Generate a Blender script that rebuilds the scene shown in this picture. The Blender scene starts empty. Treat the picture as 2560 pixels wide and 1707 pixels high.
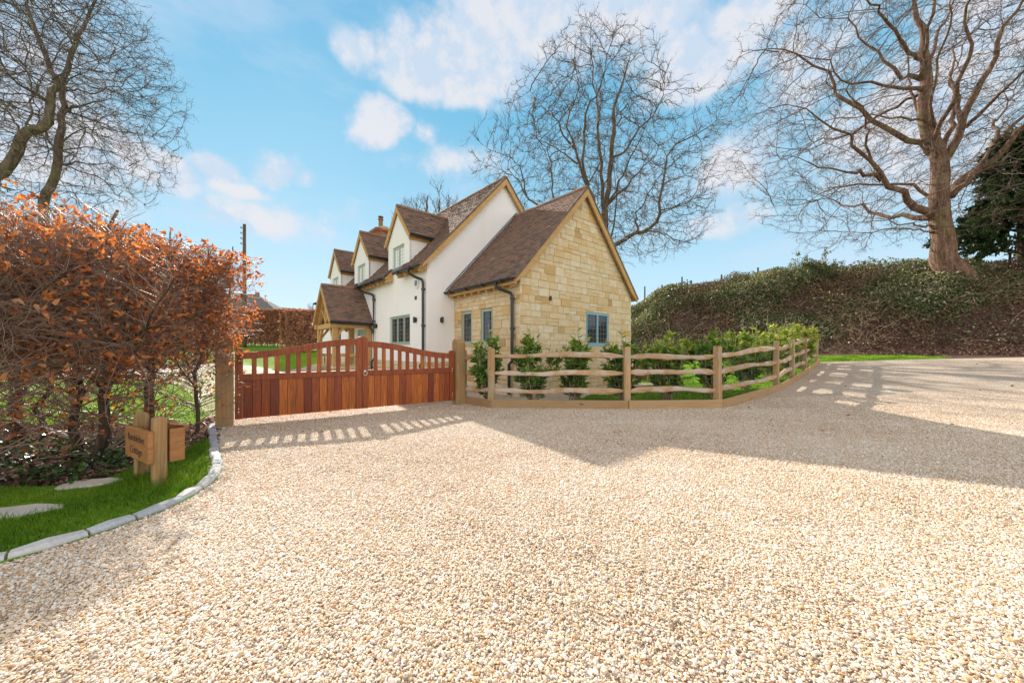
import bpy, bmesh, math, random
import numpy as np
from mathutils import Vector
from mathutils.geometry import delaunay_2d_cdt, tessellate_polygon

rnd = random.Random(7)
SC = bpy.context.scene
COL = SC.collection
R = math.radians
F = 903.0            # focal length in photo pixels (2560 wide)
H = 1.1              # eye height
HZ = 875.0           # horizon row
# ------------------------------------------------------------------ camera
cd = bpy.data.cameras.new('camera'); cam = bpy.data.objects.new('camera', cd); COL.objects.link(cam)
cam.location = (0, 0, H); cam.rotation_euler = (R(90), 0, 0)
cd.sensor_width = 36; cd.lens = 36*F/2560; cd.shift_y = 21.5/2560
cd.clip_start = 0.05; cd.clip_end = 3000
SC.camera = cam
# ------------------------------------------------------------------ sun, sky, exposure
SUN_EL = 31.7
SUN_H = Vector((-0.556, 1.0, 0)).normalized()       # horizontal direction towards the sun
sd = Vector((SUN_H.x*math.cos(R(SUN_EL)), SUN_H.y*math.cos(R(SUN_EL)), math.sin(R(SUN_EL))))
ld = bpy.data.lights.new('sun', 'SUN'); ld.energy = 4.3; ld.angle = R(0.55); ld.color = (1.0, 0.92, 0.81)
sun = bpy.data.objects.new('sun', ld); COL.objects.link(sun)
sun.rotation_euler = sd.to_track_quat('Z', 'Y').to_euler(); sun.location = (-8, 14, 12)
SC.view_settings.view_transform = 'Standard'; SC.view_settings.look = 'None'
SC.view_settings.exposure = 1.0; SC.view_settings.gamma = 1; SC.view_settings.use_curve_mapping = False
SC.cycles.max_bounces = 8; SC.cycles.diffuse_bounces = 4; SC.cycles.glossy_bounces = 3
SC.cycles.transmission_bounces = 4; SC.cycles.transparent_max_bounces = 8
SC.cycles.sample_clamp_indirect = 6
SC.cycles.use_denoising = True

class NT:
    """small helper round a node tree"""
    def __init__(s, nt): s.nt = nt; s.n = nt.nodes; s.l = nt.links
    def add(s, t, **kw):
        n = s.n.new(t)
        for k, v in kw.items(): setattr(n, k, v)
        return n
    def set(s, sock, v):
        if hasattr(v, 'is_linked') or hasattr(v, 'links'): s.l.new(v, sock)
        else: sock.default_value = v
    def math(s, op, a, b=0.0, c=None, clamp=False):
        n = s.add('ShaderNodeMath', operation=op, use_clamp=clamp)
        s.set(n.inputs[0], a); s.set(n.inputs[1], b)
        if c is not None: s.set(n.inputs[2], c)
        return n.outputs[0]
    def vm(s, op, a, b=None, out=0):
        n = s.add('ShaderNodeVectorMath', operation=op); s.set(n.inputs[0], a)
        if b is not None: s.set(n.inputs[1] if op != 'SCALE' else n.inputs[3], b)
        return n.outputs[out]
    def mix(s, f, a, b, blend='MIX'):
        n = s.add('ShaderNodeMix', data_type='RGBA', blend_type=blend)
        s.set(n.inputs['Factor'], f)
        s.set(n.inputs[6], a if not isinstance(a, tuple) else (*a[:3], 1)); s.set(n.inputs[7], b if not isinstance(b, tuple) else (*b[:3], 1))
        return n.outputs[2]
    def noise(s, vec, scale, detail=4, rough=.55, dist=0.0, out='Fac'):
        n = s.add('ShaderNodeTexNoise'); n.inputs['Scale'].default_value = scale
        n.inputs['Detail'].default_value = detail; n.inputs['Roughness'].default_value = rough
        n.inputs['Distortion'].default_value = dist
        if vec is not None: s.l.new(vec, n.inputs['Vector'])
        return n.outputs[out]
    def ramp(s, f, stops, interp='LINEAR'):
        n = s.add('ShaderNodeValToRGB'); s.set(n.inputs[0], f); cr = n.color_ramp; cr.interpolation = interp
        while len(cr.elements) < len(stops): cr.elements.new(0.5)
        for e, (p, c) in zip(cr.elements, stops):
            e.position = p; e.color = (*c[:3], 1) if len(c) >= 3 else (c[0],)*3+(1,)
        return n.outputs[0]
    def sstep(s, x, a, b):
        n = s.add('ShaderNodeMapRange', interpolation_type='SMOOTHSTEP')
        s.set(n.inputs[0], x); n.inputs[1].default_value = a; n.inputs[2].default_value = b
        return n.outputs[0]

W = bpy.data.worlds.new("World"); SC.world = W; W.use_nodes = True
t = NT(W.node_tree); t.n.clear()
SKY_STRENGTH = 0.12
sky = t.add('ShaderNodeTexSky', sky_type='NISHITA', sun_disc=False)
sky.sun_elevation = R(SUN_EL); sky.sun_rotation = math.atan2(SUN_H.x, SUN_H.y)
sky.air_density = 1.0; sky.dust_density = 0.3; sky.ozone_density = 2.0; sky.altitude = 50
geo = t.add('ShaderNodeTexCoord').outputs['Generated']
dirv = t.vm('NORMALIZE', geo)
sx = t.add('ShaderNodeSeparateXYZ'); t.l.new(dirv, sx.inputs[0]); zz = sx.outputs[2]
k = .90/SKY_STRENGTH
# the clear blue of the air, deepening with height above the horizon
grad = t.ramp(zz, [(0.0, (.42, .53, .59)), (.15, (.32, .46, .55)), (.33, (.20, .38, .49)), (.54, (.105, .30, .44)), (1.0, (.05, .20, .38))])
blue = t.mix(1.0, grad, (k, k, k), 'MULTIPLY')
base = t.mix(0.94, sky.outputs[0], blue)
n1 = t.noise(dirv, 3.2, 3, .6, out='Color')
warp = t.vm('SCALE', t.vm('SUBTRACT', n1, (.5, .5, .5)), .16)
dv = t.vm('ADD', dirv, warp)
blobs = [ # photo column, row, half width, half height, weight
 (880,120,62,62,1),(1000,150,110,75,1),(1110,170,140,70,1),(1200,90,120,95,1),(1330,90,150,100,1),(1480,70,170,105,1.05),(1610,75,140,90,1),
 (1700,150,110,75,.85),(1200,200,230,45,.8),(965,300,85,50,1),(930,325,70,35,1),(1075,335,40,40,.5),(400,390,120,55,.95),(560,385,75,42,.85),
 (705,395,70,48,.95),(620,435,90,35,.75),(770,425,50,25,.6),(1860,30,150,70,.9),(1800,130,110,75,.9),(1760,200,160,45,.75),(1830,400,110,75,.85),
 (2050,120,190,190,.62),(2260,330,260,260,.60),(100,300,260,260,.62),(1150,430,180,45,.45),(1790,560,170,45,.5),(700,530,260,40,.45),(2420,120,200,160,.6),(-700,300,500,150,.7),(3500,200,600,200,.7)]
D = None
for (bx, by, rx, ry, w) in blobs:
    d = Vector(((bx-1280)/F, 1, (HZ-by)/F)); nn = d.length; d.normalize()
    rr = rx/F/nn**1.25; q = rx/ry
    v = t.vm('MULTIPLY', t.vm('SUBTRACT', dv, tuple(d)), (1, 1, min(q, 4)))
    e = t.vm('LENGTH', v, out=1)
    f = t.math('MULTIPLY', t.math('MULTIPLY_ADD', e, -1/rr, 1.25), w)
    D = f if D is None else t.math('SMOOTH_MAX', D, f, .1)
n2 = t.noise(dirv, 9.0, 7, .62)
n3 = t.noise(t.vm('MULTIPLY', dirv, (1, 1, 2.6)), 3.0, 6, .6)
dens = t.math('ADD', D, t.math('MULTIPLY', t.math('SUBTRACT', n2, .5), 1.35))
cl = t.sstep(dens, .06, .66)
veil = t.math('MULTIPLY', t.sstep(n3, .44, .72), .42)
lit = t.noise(t.vm('ADD', dirv, (.02, 0, .035)), 9.0, 7, .62)
shade = t.sstep(t.math('SUBTRACT', n2, lit), -.09, .09)
ccol = t.mix(t.math('MULTIPLY', shade, .7), (.36*k, .42*k, .50*k), (.52*k, .49*k, .49*k))
c1 = t.mix(veil, base, (.40*k, .44*k, .52*k))
c2 = t.mix(t.math('MULTIPLY', cl, .90), c1, ccol)
# added fill: unseen bright cloud overhead and behind the camera, to light the walls
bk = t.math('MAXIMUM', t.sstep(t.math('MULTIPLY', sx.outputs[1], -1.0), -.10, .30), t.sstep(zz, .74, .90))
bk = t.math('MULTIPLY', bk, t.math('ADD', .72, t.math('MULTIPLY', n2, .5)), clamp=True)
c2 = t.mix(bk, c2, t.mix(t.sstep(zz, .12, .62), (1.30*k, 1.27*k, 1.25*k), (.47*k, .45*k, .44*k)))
low = t.sstep(zz, -.03, .01)
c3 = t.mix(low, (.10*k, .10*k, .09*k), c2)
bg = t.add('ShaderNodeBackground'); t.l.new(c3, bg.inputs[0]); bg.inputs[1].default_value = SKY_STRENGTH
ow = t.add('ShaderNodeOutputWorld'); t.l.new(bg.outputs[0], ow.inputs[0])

# ------------------------------------------------------------------ materials
def newmat(name):
    m = bpy.data.materials.new(name); m.use_nodes = True
    q = NT(m.node_tree); q.n.clear()
    b = q.add('ShaderNodeBsdfPrincipled'); o = q.add('ShaderNodeOutputMaterial'); q.l.new(b.outputs[0], o.inputs[0])
    q.b = b; q.o = o; q.m = m
    return q
def bump(q, h, strength, dist):
    n = q.add('ShaderNodeBump'); n.inputs['Strength'].default_value = strength; n.inputs['Distance'].default_value = dist
    q.l.new(h, n.inputs['Height']); q.l.new(n.outputs[0], q.b.inputs['Normal']); return n
def coord(q, scale=(1, 1, 1), kind='Object'):
    v = q.add('ShaderNodeTexCoord').outputs[kind]
    return q.vm('MULTIPLY', v, scale) if scale != (1, 1, 1) else v
def attr(q, name='tone', typ='GEOMETRY'):
    a = q.add('ShaderNodeAttribute', attribute_name=name); a.attribute_type = typ
    return a.outputs['Fac']

def m_plain(name, c, rough=.6, metal=0, var=.12, scale=6, bs=.15, bd=.004, spec=.5):
    q = newmat(name); v = coord(q)
    n = q.noise(v, scale, 5)
    col = q.mix(n, tuple(x*(1-var) for x in c), tuple(min(1, x*(1+var)) for x in c))
    q.l.new(col, q.b.inputs['Base Color']); q.b.inputs['Roughness'].default_value = rough
    q.b.inputs['Metallic'].default_value = metal; q.b.inputs['Specular IOR Level'].default_value = spec
    if bs: bump(q, q.noise(v, scale*6, 4), bs, bd)
    return q.m
def m_wood(name, c1, c2, grain=(1, 1, .08), scale=30, rough=.6, dark=.5, knots=True, coat=0, tone=.25, spec=.3, weather=None):
    """timber: stretched grain, knots, tone per board"""
    q = newmat(name); v = coord(q, grain)
    n = q.noise(v, scale, 6, .6, 1.2); n2 = q.noise(coord(q), 2.2, 3)
    col = q.mix(q.sstep(n, .3, .7), c1, c2)
    col = q.mix(q.math('MULTIPLY', q.sstep(q.noise(v, scale*2.4, 3), .58, .72), dark), col, tuple(x*.35 for x in c1))
    col = q.mix(q.math('MULTIPLY', n2, .35), col, tuple(x*.7 for x in c2))
    if weather: col = q.mix(q.sstep(q.noise(coord(q), 3.5, 4), .45, .62), col, weather)
    if knots:
        vo = q.add('ShaderNodeTexVoronoi'); vo.inputs['Scale'].default_value = 4.2
        q.l.new(coord(q, tuple(1 if g >= 1 else .45 for g in grain)), vo.inputs['Vector'])
        kf = q.sstep(vo.outputs['Distance'], .10, .045)
        col = q.mix(q.math('MULTIPLY', kf, .7), col, tuple(x*.25 for x in c1))
    if tone:
        a = attr(q); col = q.mix(q.math('MULTIPLY', a, tone), col, tuple(x*.25 for x in c1))
    q.l.new(col, q.b.inputs['Base Color']); q.b.inputs['Roughness'].default_value = rough
    q.b.inputs['Specular IOR Level'].default_value = spec
    if coat: q.b.inputs['Coat Weight'].default_value = coat; q.b.inputs['Coat Roughness'].default_value = .15
    bump(q, n, .35, .003); return q.m
def m_tone(name, stops, rough=.7, var=.25, scale=14, bs=.3, bd=.004, trans=0, transcol=None, spec=.4, interp='LINEAR', inst=False, fine=None):
    """colour picked per piece (leaf, tile, stone, pebble) by its own tone value"""
    q = newmat(name); a = attr(q, 'tone', 'INSTANCER' if inst else 'GEOMETRY')
    col = q.ramp(a, stops, interp)
    v = coord(q)
    if var:
        n = q.noise(v, scale, 5)
        col = q.mix(var, col, q.ramp(n, [(.25, (.35,)), (.7, (1.0,))]), 'MULTIPLY')
        n_ = q.noise(v, scale*.4, 3)
    if fine: col = q.mix(q.math('MULTIPLY', q.sstep(q.noise(coord(q, fine[0]), fine[1], 4), .45, .65), fine[2]), col, fine[3])
    q.l.new(col, q.b.inputs['Base Color']); q.b.inputs['Roughness'].default_value = rough
    q.b.inputs['Specular IOR Level'].default_value = spec
    if bs: bump(q, q.noise(v, scale*4, 4), bs, bd)
    if trans:
        tr = q.add('ShaderNodeBsdfTranslucent'); ms = q.add('ShaderNodeMixShader'); ms.inputs[0].default_value = trans
        tc = q.mix(1.0, col, transcol or (1, 1, 1), 'MULTIPLY'); q.l.new(tc, tr.inputs[0])
        q.l.new(q.b.outputs[0], ms.inputs[1]); q.l.new(tr.outputs[0], ms.inputs[2]); q.l.new(ms.outputs[0], q.o.inputs[0])
    return q.m

def m_gravel():
    q = newmat('gravel')
    v = q.add('ShaderNodeTexCoord').outputs['Object']
    a = q.add('ShaderNodeTexVoronoi'); a.inputs['Scale'].default_value = 84; q.l.new(v, a.inputs['Vector'])
    sep = q.add('ShaderNodeSeparateColor'); q.l.new(a.outputs['Color'], sep.inputs[0])
    col = q.ramp(sep.outputs[0], PEB)
    big = q.noise(q.vm('MULTIPLY', v, (1, .45, 1)), .9, 5); mid = q.noise(v, 9, 4)
    col = q.mix(q.math('MULTIPLY', q.sstep(big, .40, .66), .30), col, (.40, .30, .20))
    col = q.mix(q.math('MULTIPLY', q.sstep(mid, .55, .7), .30), col, (.36, .28, .19))
    edge = q.sstep(a.outputs['Distance'], .30, .62)
    col = q.mix(q.math('MULTIPLY', edge, .6), col, (.12, .075, .045))
    q.l.new(col, q.b.inputs['Base Color']); q.b.inputs['Roughness'].default_value = .75
    hgt = q.math('SUBTRACT', 1.0, q.math('MULTIPLY', a.outputs['Distance'], 1.3))
    bump(q, hgt, 1.0, .006); return q.m
PEB = [(0.0, (.22, .17, .13)), (.04, (.40, .35, .31)), (.12, (.60, .34, .15)), (.22, (.68, .48, .29)), (.42, (.76, .61, .45)), (.65, (.82, .71, .58)), (.85, (.86, .80, .73)), (1, (.88, .86, .83))]
M = {}
M['gravel'] = m_gravel()
M['pebble'] = m_tone('pebble', PEB, .6, .2, 60, .0, inst=True, spec=.4)
def m_ground(name, stops, scale=3, bs=.6, bd=.02, rough=.9, trans=False):
    q = newmat(name); v = coord(q); n = q.noise(v, scale, 8, .7); n2 = q.noise(v, scale*14, 4)
    f = q.math('ADD', q.math('MULTIPLY', n, .55), q.math('MULTIPLY', n2, .45))
    q.l.new(q.ramp(f, stops), q.b.inputs['Base Color']); q.b.inputs['Roughness'].default_value = rough
    q.b.inputs['Specular IOR Level'].default_value = .15
    bump(q, n2, bs, bd); return q.m
M['grassground'] = m_ground('turf', [(.3, (.07, .13, .012)), (.5, (.15, .27, .02)), (.7, (.24, .36, .03))], 1.5, .8, .03)
M['soil'] = m_ground('soil', [(.3, (.018, .012, .008)), (.5, (.055, .036, .024)), (.62, (.12, .085, .06)), (.72, (.28, .21, .16))], 6, .9, .03)
M['field'] = m_ground('field', [(.3, (.05, .09, .015)), (.5, (.09, .15, .025)), (.7, (.15, .20, .05))], .5, .6, .03)
M['bank'] = m_ground('bank_earth', [(.3, (.04, .025, .02)), (.5, (.12, .075, .055)), (.7, (.26, .17, .125))], 3, 1, .06)
M['render'] = m_plain('render', (.87, .855, .84), .85, 0, .035, 2.5, .12, .003, .2)
q = newmat('lime_render'); st_ = q.noise(coord(q, (1, 1, .06)), 3.2, 5, .6); pt_ = q.noise(coord(q), .9, 4)
col = q.mix(q.math('MULTIPLY', q.sstep(st_, .50, .72), .22), (.87, .86, .845), (.70, .67, .62)); col = q.mix(q.math('MULTIPLY', q.sstep(pt_, .5, .7), .12), col, (.74, .70, .64))
q.l.new(col, q.b.inputs['Base Color']); q.b.inputs['Roughness'].default_value = .9; q.b.inputs['Specular IOR Level'].default_value = .15
bump(q, q.noise(coord(q), 14, 6), .25, .004); M['render'] = q.m
M['oak'] = m_wood('oak', (.50, .29, .105), (.66, .43, .18), (.12, .12, 1), 22, .7, .15, True, tone=.2)
M['oakh'] = m_wood('oak_beam', (.46, .27, .10), (.64, .41, .18), (.2, .2, .6), 16, .7, .2, True, tone=.25)
M['post'] = m_wood('treated_post', (.24, .135, .055), (.45, .28, .125), (1, 1, .06), 24, .75, .5, True, tone=0, weather=(.30, .21, .11))
M['chestnut'] = m_wood('chestnut', (.36, .21, .10), (.62, .43, .26), (.12, 1, 2.5), 20, .8, .75, True, tone=.45, weather=(.55, .45, .36))
M['fpost'] = m_wood('oak_post', (.30, .18, .08), (.60, .40, .20), (1, 1, .05), 20, .8, .8, True, tone=.45, weather=(.42, .33, .22))
M['board'] = m_wood('gravel_board', (.38, .235, .11), (.50, .33, .17), (.1, .1, 1), 20, .75, .2, True, tone=.25, weather=(.42, .28, .15))
q = newmat('hardwood')
v = coord(q, (1, 1, .05)); a_ = attr(q)
col = q.ramp(a_, [(0, (.15, .028, .008)), (.35, (.27, .050, .010)), (.7, (.42, .100, .014)), (1, (.60, .175, .020))])
col = q.mix(q.math('MULTIPLY', q.sstep(q.noise(v, 28, 6, .7, 2), .35, .65), .65), col, (.075, .012, .005))
col = q.mix(q.math('MULTIPLY', q.sstep(q.noise(coord(q, (1, 1, .02)), 160, 2), .5, .6), .25), col, (.05, .010, .004))
q.l.new(col, q.b.inputs['Base Color']); q.b.inputs['Roughness'].default_value = .42; q.b.inputs['Specular IOR Level'].default_value = .35
bump(q, q.noise(v, 60, 4), .15, .001); M['hard'] = q.m
M['black'] = m_plain('black_metal', (.018, .018, .020), .35, 0, .2, 8, .05, .001)
M['steel'] = m_plain('steel', (.75, .74, .72), .25, 1, .05, 8, 0)
M['wire'] = m_plain('wire', (.35, .36, .35), .4, 1, .1, 8, 0)
M['lead'] = m_plain('lead', (.22, .23, .25), .5, .3, .3, 8, .2, .003)
M['sage'] = m_plain('sage_paint', (.36, .45, .39), .4, 0, .05, 5, .05, .001)
M['blue'] = m_plain('blue_grey_paint', (.25, .43, .47), .4, 0, .05, 5, .05, .001)
M['white'] = m_plain('white_plastic', (.75, .77, .80), .3, 0, .05, 5, 0)
M['mortar'] = m_plain('mortar', (.48, .38, .24), .9, 0, .25, 20, .3, .004, .2)
M['stone'] = m_tone('sandstone', [(0, (.34, .25, .15)), (.12, (.50, .34, .16)), (.3, (.66, .45, .20)), (.45, (.66, .50, .28)), (.6, (.70, .57, .36)), (.8, (.75, .65, .46)), (1, (.72, .66, .53))], .85, .22, 9, .6, .01,
    fine=((1, 1, 5), 3.5, .28, (.60, .33, .10)))
M['tile'] = m_tone('clay_tile', [(0, (.13, .095, .080)), (.3, (.20, .135, .105)), (.6, (.27, .165, .12)), (.85, (.33, .18, .125)), (1, (.36, .27, .20))], .85, .3, 9, .3, .004, spec=.3)
M['ridge'] = m_tone('ridge_tile', [(0, (.24, .17, .12)), (.5, (.33, .15, .08)), (1, (.28, .22, .17))], .8, .3, 9, .3, .004)
M['brick'] = m_tone('brick', [(0, (.22, .09, .05)), (.5, (.36, .14, .08)), (1, (.45, .20, .12))], .8, .2, 9, .3, .004)
q = newmat('window_glass'); q.b.inputs['Base Color'].default_value = (.03, .034, .035, 1); q.b.inputs['Roughness'].default_value = .04
q.b.inputs['Specular IOR Level'].default_value = .9
bump(q, q.noise(coord(q), 1.6, 2), .12, .02); M['glass'] = q.m
M['granite'] = m_tone('granite', [(0, (.44, .46, .49)), (.5, (.56, .58, .61)), (1, (.68, .67, .65))], .8, .35, 60, .7, .006)
M['slab'] = m_plain('paving_slab', (.52, .48, .43), .85, 0, .2, 6, .4, .01)
def m_bark(name, c0, c1, c2, moss=None):
    q = newmat(name); n = q.noise(coord(q, (1, 1, .14)), 9, 6, .65, .8); n2 = q.noise(coord(q), 1.3, 5); n3 = q.noise(coord(q, (1, 1, .3)), 34, 4)
    f = q.math('ADD', q.math('MULTIPLY', n, .7), q.math('MULTIPLY', n3, .3))
    col = q.ramp(f, [(.36, c0), (.5, c1), (.64, c2)])
    if moss: col = q.mix(q.math('MULTIPLY', q.sstep(n2, .52, .68), .6), col, moss)
    q.l.new(col, q.b.inputs['Base Color']); q.b.inputs['Roughness'].default_value = .9; q.b.inputs['Specular IOR Level'].default_value = .15
    bump(q, f, 1.0, .06); return q.m
M['bark'] = m_bark('bark', (.045, .033, .025), (.15, .11, .085), (.28, .22, .165), (.22, .22, .10))
M['barkdark'] = m_bark('hedge_bark', (.03, .02, .014), (.09, .062, .045), (.20, .15, .10), (.12, .14, .06))
M['barkred'] = m_bark('oak_bark', (.05, .028, .02), (.17, .10, .07), (.34, .22, .15), (.22, .19, .09))
M['twig'] = m_plain('twig', (.115, .083, .062), .7, 0, .3, 5, 0)
M['twigred'] = m_plain('oak_twig', (.125, .078, .055), .7, 0, .3, 5, 0)
M['twighedge'] = m_plain('hedge_twig', (.29, .195, .145), .42, 0, .4, 5, 0)
M['beech'] = m_tone('dead_beech_leaf', [(0, (.22, .09, .045)), (.3, (.40, .17, .07)), (.55, (.60, .26, .09)), (.8, (.78, .38, .12)), (1, (.72, .50, .32))], .6, .1, 30, 0, trans=.55, transcol=(1.3, .85, .50), spec=.3)
M['beechfar'] = m_tone('distant_beech_leaf', [(0, (.24, .13, .09)), (.3, (.46, .24, .15)), (.6, (.64, .33, .20)), (.9, (.62, .38, .25)), (1, (.60, .45, .33))], .7, .1, 30, 0, trans=.35, transcol=(1.1, .9, .7), spec=.2)
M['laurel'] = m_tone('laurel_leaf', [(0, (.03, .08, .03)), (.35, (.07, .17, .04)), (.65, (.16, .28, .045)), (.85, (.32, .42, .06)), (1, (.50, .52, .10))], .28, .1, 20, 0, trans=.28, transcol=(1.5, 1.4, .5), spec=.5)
M['ivy'] = m_tone('ivy_leaf', [(0, (.012, .035, .010)), (.5, (.035, .085, .018)), (1, (.10, .18, .04))], .3, .1, 20, 0, trans=.22, transcol=(1.3, 1.3, .5), spec=.5)
M['bramble'] = m_tone('bramble_leaf', [(0, (.15, .09, .06)), (.28, (.30, .19, .12)), (.4, (.08, .11, .05)), (.65, (.11, .16, .06)), (.88, (.22, .26, .12)), (1, (.55, .50, .34))], .4, .1, 20, 0, trans=.25, transcol=(1.2, 1.1, .6), spec=.4)
M['litter'] = m_tone('leaf_litter', [(0, (.07, .035, .028)), (.5, (.20, .11, .08)), (.85, (.36, .22, .16)), (1, (.55, .42, .32))], .7, .1, 20, 0, trans=.15, spec=.2)
M['yew'] = m_tone('yew_needle', [(0, (.018, .045, .016)), (.6, (.05, .10, .03)), (1, (.13, .19, .05))], .5, .1, 20, 0, trans=.15, spec=.3)
M['blade'] = m_tone('grass_blade', [(0, (.045, .10, .010)), (.5, (.11, .23, .014)), (.88, (.24, .38, .025)), (1, (.46, .42, .18))], .5, 0, 20, 0, trans=.45, transcol=(1.5, 1.5, .4), spec=.3)
M['cane'] = m_plain('dry_cane', (.36, .26, .17), .7, 0, .4, 5, 0)
M['slate'] = m_plain('slate_roof', (.17, .16, .16), .95, 0, .25, 4, .3, .01, .05)
M['text'] = m_plain('engraving', (.035, .018, .010), .7, 0, .1, 5, 0)
M['signwood'] = m_wood('sign_wood', (.30, .13, .045), (.46, .22, .08), (.3, .3, 1.5), 30, .5, .35, False, tone=.4)
# ------------------------------------------------------------------ terrain
K = 0.846                                    # house was surveyed in units of 1/K metre
GD = np.array([math.cos(R(41.5)), math.sin(R(41.5))]); LD = np.array([-GD[1], GD[0]])
S0 = np.array([.22, 10.0])*K
def ss(a, b, x): y = np.clip((x-a)/(b-a), 0, 1); return y*y*(3-2*y)
def smax(x, w=.6): return np.where(x > w, x, np.where(x < -w, 0, (x+w)**2/(4*w)))
BF = np.array([21.0, 13.8]); BE = np.array([-.888, .459]); BN = np.array([.459, .888])
def bankd(x, y):
    s = (x-BF[0])*BE[0]+(y-BF[1])*BE[1]
    return (x-BF[0])*BN[0]+(y-BF[1])*BN[1] + .35*np.sin(s*.55)+.2*np.sin(s*1.3+1)
def T(x, y):
    x = np.asarray(x, float); y = np.asarray(y, float)
    w1 = ss(3.4, 6.2, x-.3*(y-8)); r = .066*smax(.45*(x-4)+.8*(y-6.8))*w1
    d = -.88-((x-S0[0])*GD[0]+(y-S0[1])*GD[1]); w2 = ss(.8, 4.5, d)*ss(-30, -2, -x+0)
    vv = (x-S0[0])*LD[0]+(y-S0[1])*LD[1]; w2 = np.maximum(ss(.8, 4.5, d), ss(14, 18, vv))*(x < 6)
    l = np.minimum(.085*smax(y-9), 2.2)*w2
    b = bankd(x, y); z = np.minimum(r, 1.5)+l
    sb = (x-BF[0])*BE[0]+(y-BF[1])*BE[1]
    hb = 4.45-.7*ss(6, 15, sb)-.5*(1-ss(1, 7.5, sb))+.09*np.sin(sb*.9+.5)+.05*np.sin(sb*3.1+b*1.3)+.05*np.sin(b*2.6+sb*.8)
    z = z + hb*ss(-.6, 6.4, b)*ss(-26, -12, -np.abs(x-14)) + .25*ss(4, 9, b)
    far = ss(60, 160, np.hypot(x, y)); return z*(1-far)
def gnd(px, py, tz=None):
    """point of the ground seen at a photo pixel"""
    dx, dz = (px-1280)/F, (HZ-py)/F
    y = .5
    for _ in range(40000):
        if H+dz*y <= float(T(dx*y, y)): break
        y += .01
        if y > 150: break
    return np.array([dx*y, y, float(T(dx*y, y))])
def at(px, py, Y): return np.array([(px-1280)/F*Y, Y, H+(HZ-py)/F*Y])

# ------------------------------------------------------------------ scene graph helpers
ORG = {}
def tag(o, label=None, cat=None, group=None, kind=None):
    for a, b in (('label', label), ('category', cat), ('group', group), ('kind', kind)):
        if b: o[a] = b
    return o
def thing(name, loc, label, cat, group=None):
    o = bpy.data.objects.new(name, None); COL.objects.link(o); o.location = loc; o.empty_display_size = .2
    ORG[o.name] = np.array(loc, float); return tag(o, label, cat, group)
def mesh_np(name, V, faces, mat, parent=None, tone=None, smooth=False):
    """faces: list of (n,k) int arrays (k = 3, 4...)"""
    org = ORG[parent.name] if parent is not None else np.zeros(3)
    V = np.asarray(V, float)-org
    me = bpy.data.meshes.new(name); me.vertices.add(len(V)); me.vertices.foreach_set('co', V.ravel())
    faces = [f for f in faces if len(f)]
    loops = np.concatenate([f.ravel() for f in faces]); tot = np.concatenate([np.full(len(f), f.shape[1]) for f in faces])
    st = np.concatenate([[0], np.cumsum(tot)[:-1]])
    me.loops.add(len(loops)); me.loops.foreach_set('vertex_index', loops.astype(np.int32))
    me.polygons.add(len(tot)); me.polygons.foreach_set('loop_start', st.astype(np.int32)); me.polygons.foreach_set('loop_total', tot.astype(np.int32))
    me.polygons.foreach_set('use_smooth', np.full(len(tot), bool(smooth)))
    if tone is not None:
        a = me.attributes.new('tone', 'FLOAT', 'FACE'); a.data.foreach_set('value', np.asarray(tone, np.float32))
    me.materials.append(mat); me.update(); me.validate()
    o = bpy.data.objects.new(name, me); COL.objects.link(o)
    if parent is not None: o.parent = parent
    ORG[o.name] = org; return o

class Frame:
    def __init__(s, o, ex, ey, ez=(0, 0, 1), k=1.0):
        s.o = np.array(o, float); s.m = np.array([ex, ey, ez], float)*k
    def __call__(s, p): return s.o+np.asarray(p, float)@s.m
WORLD = Frame((0, 0, 0), (1, 0, 0), (0, 1, 0))
HF = Frame((S0[0], S0[1], 0), (GD[0], GD[1], 0), (LD[0], LD[1], 0), k=K)

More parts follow.
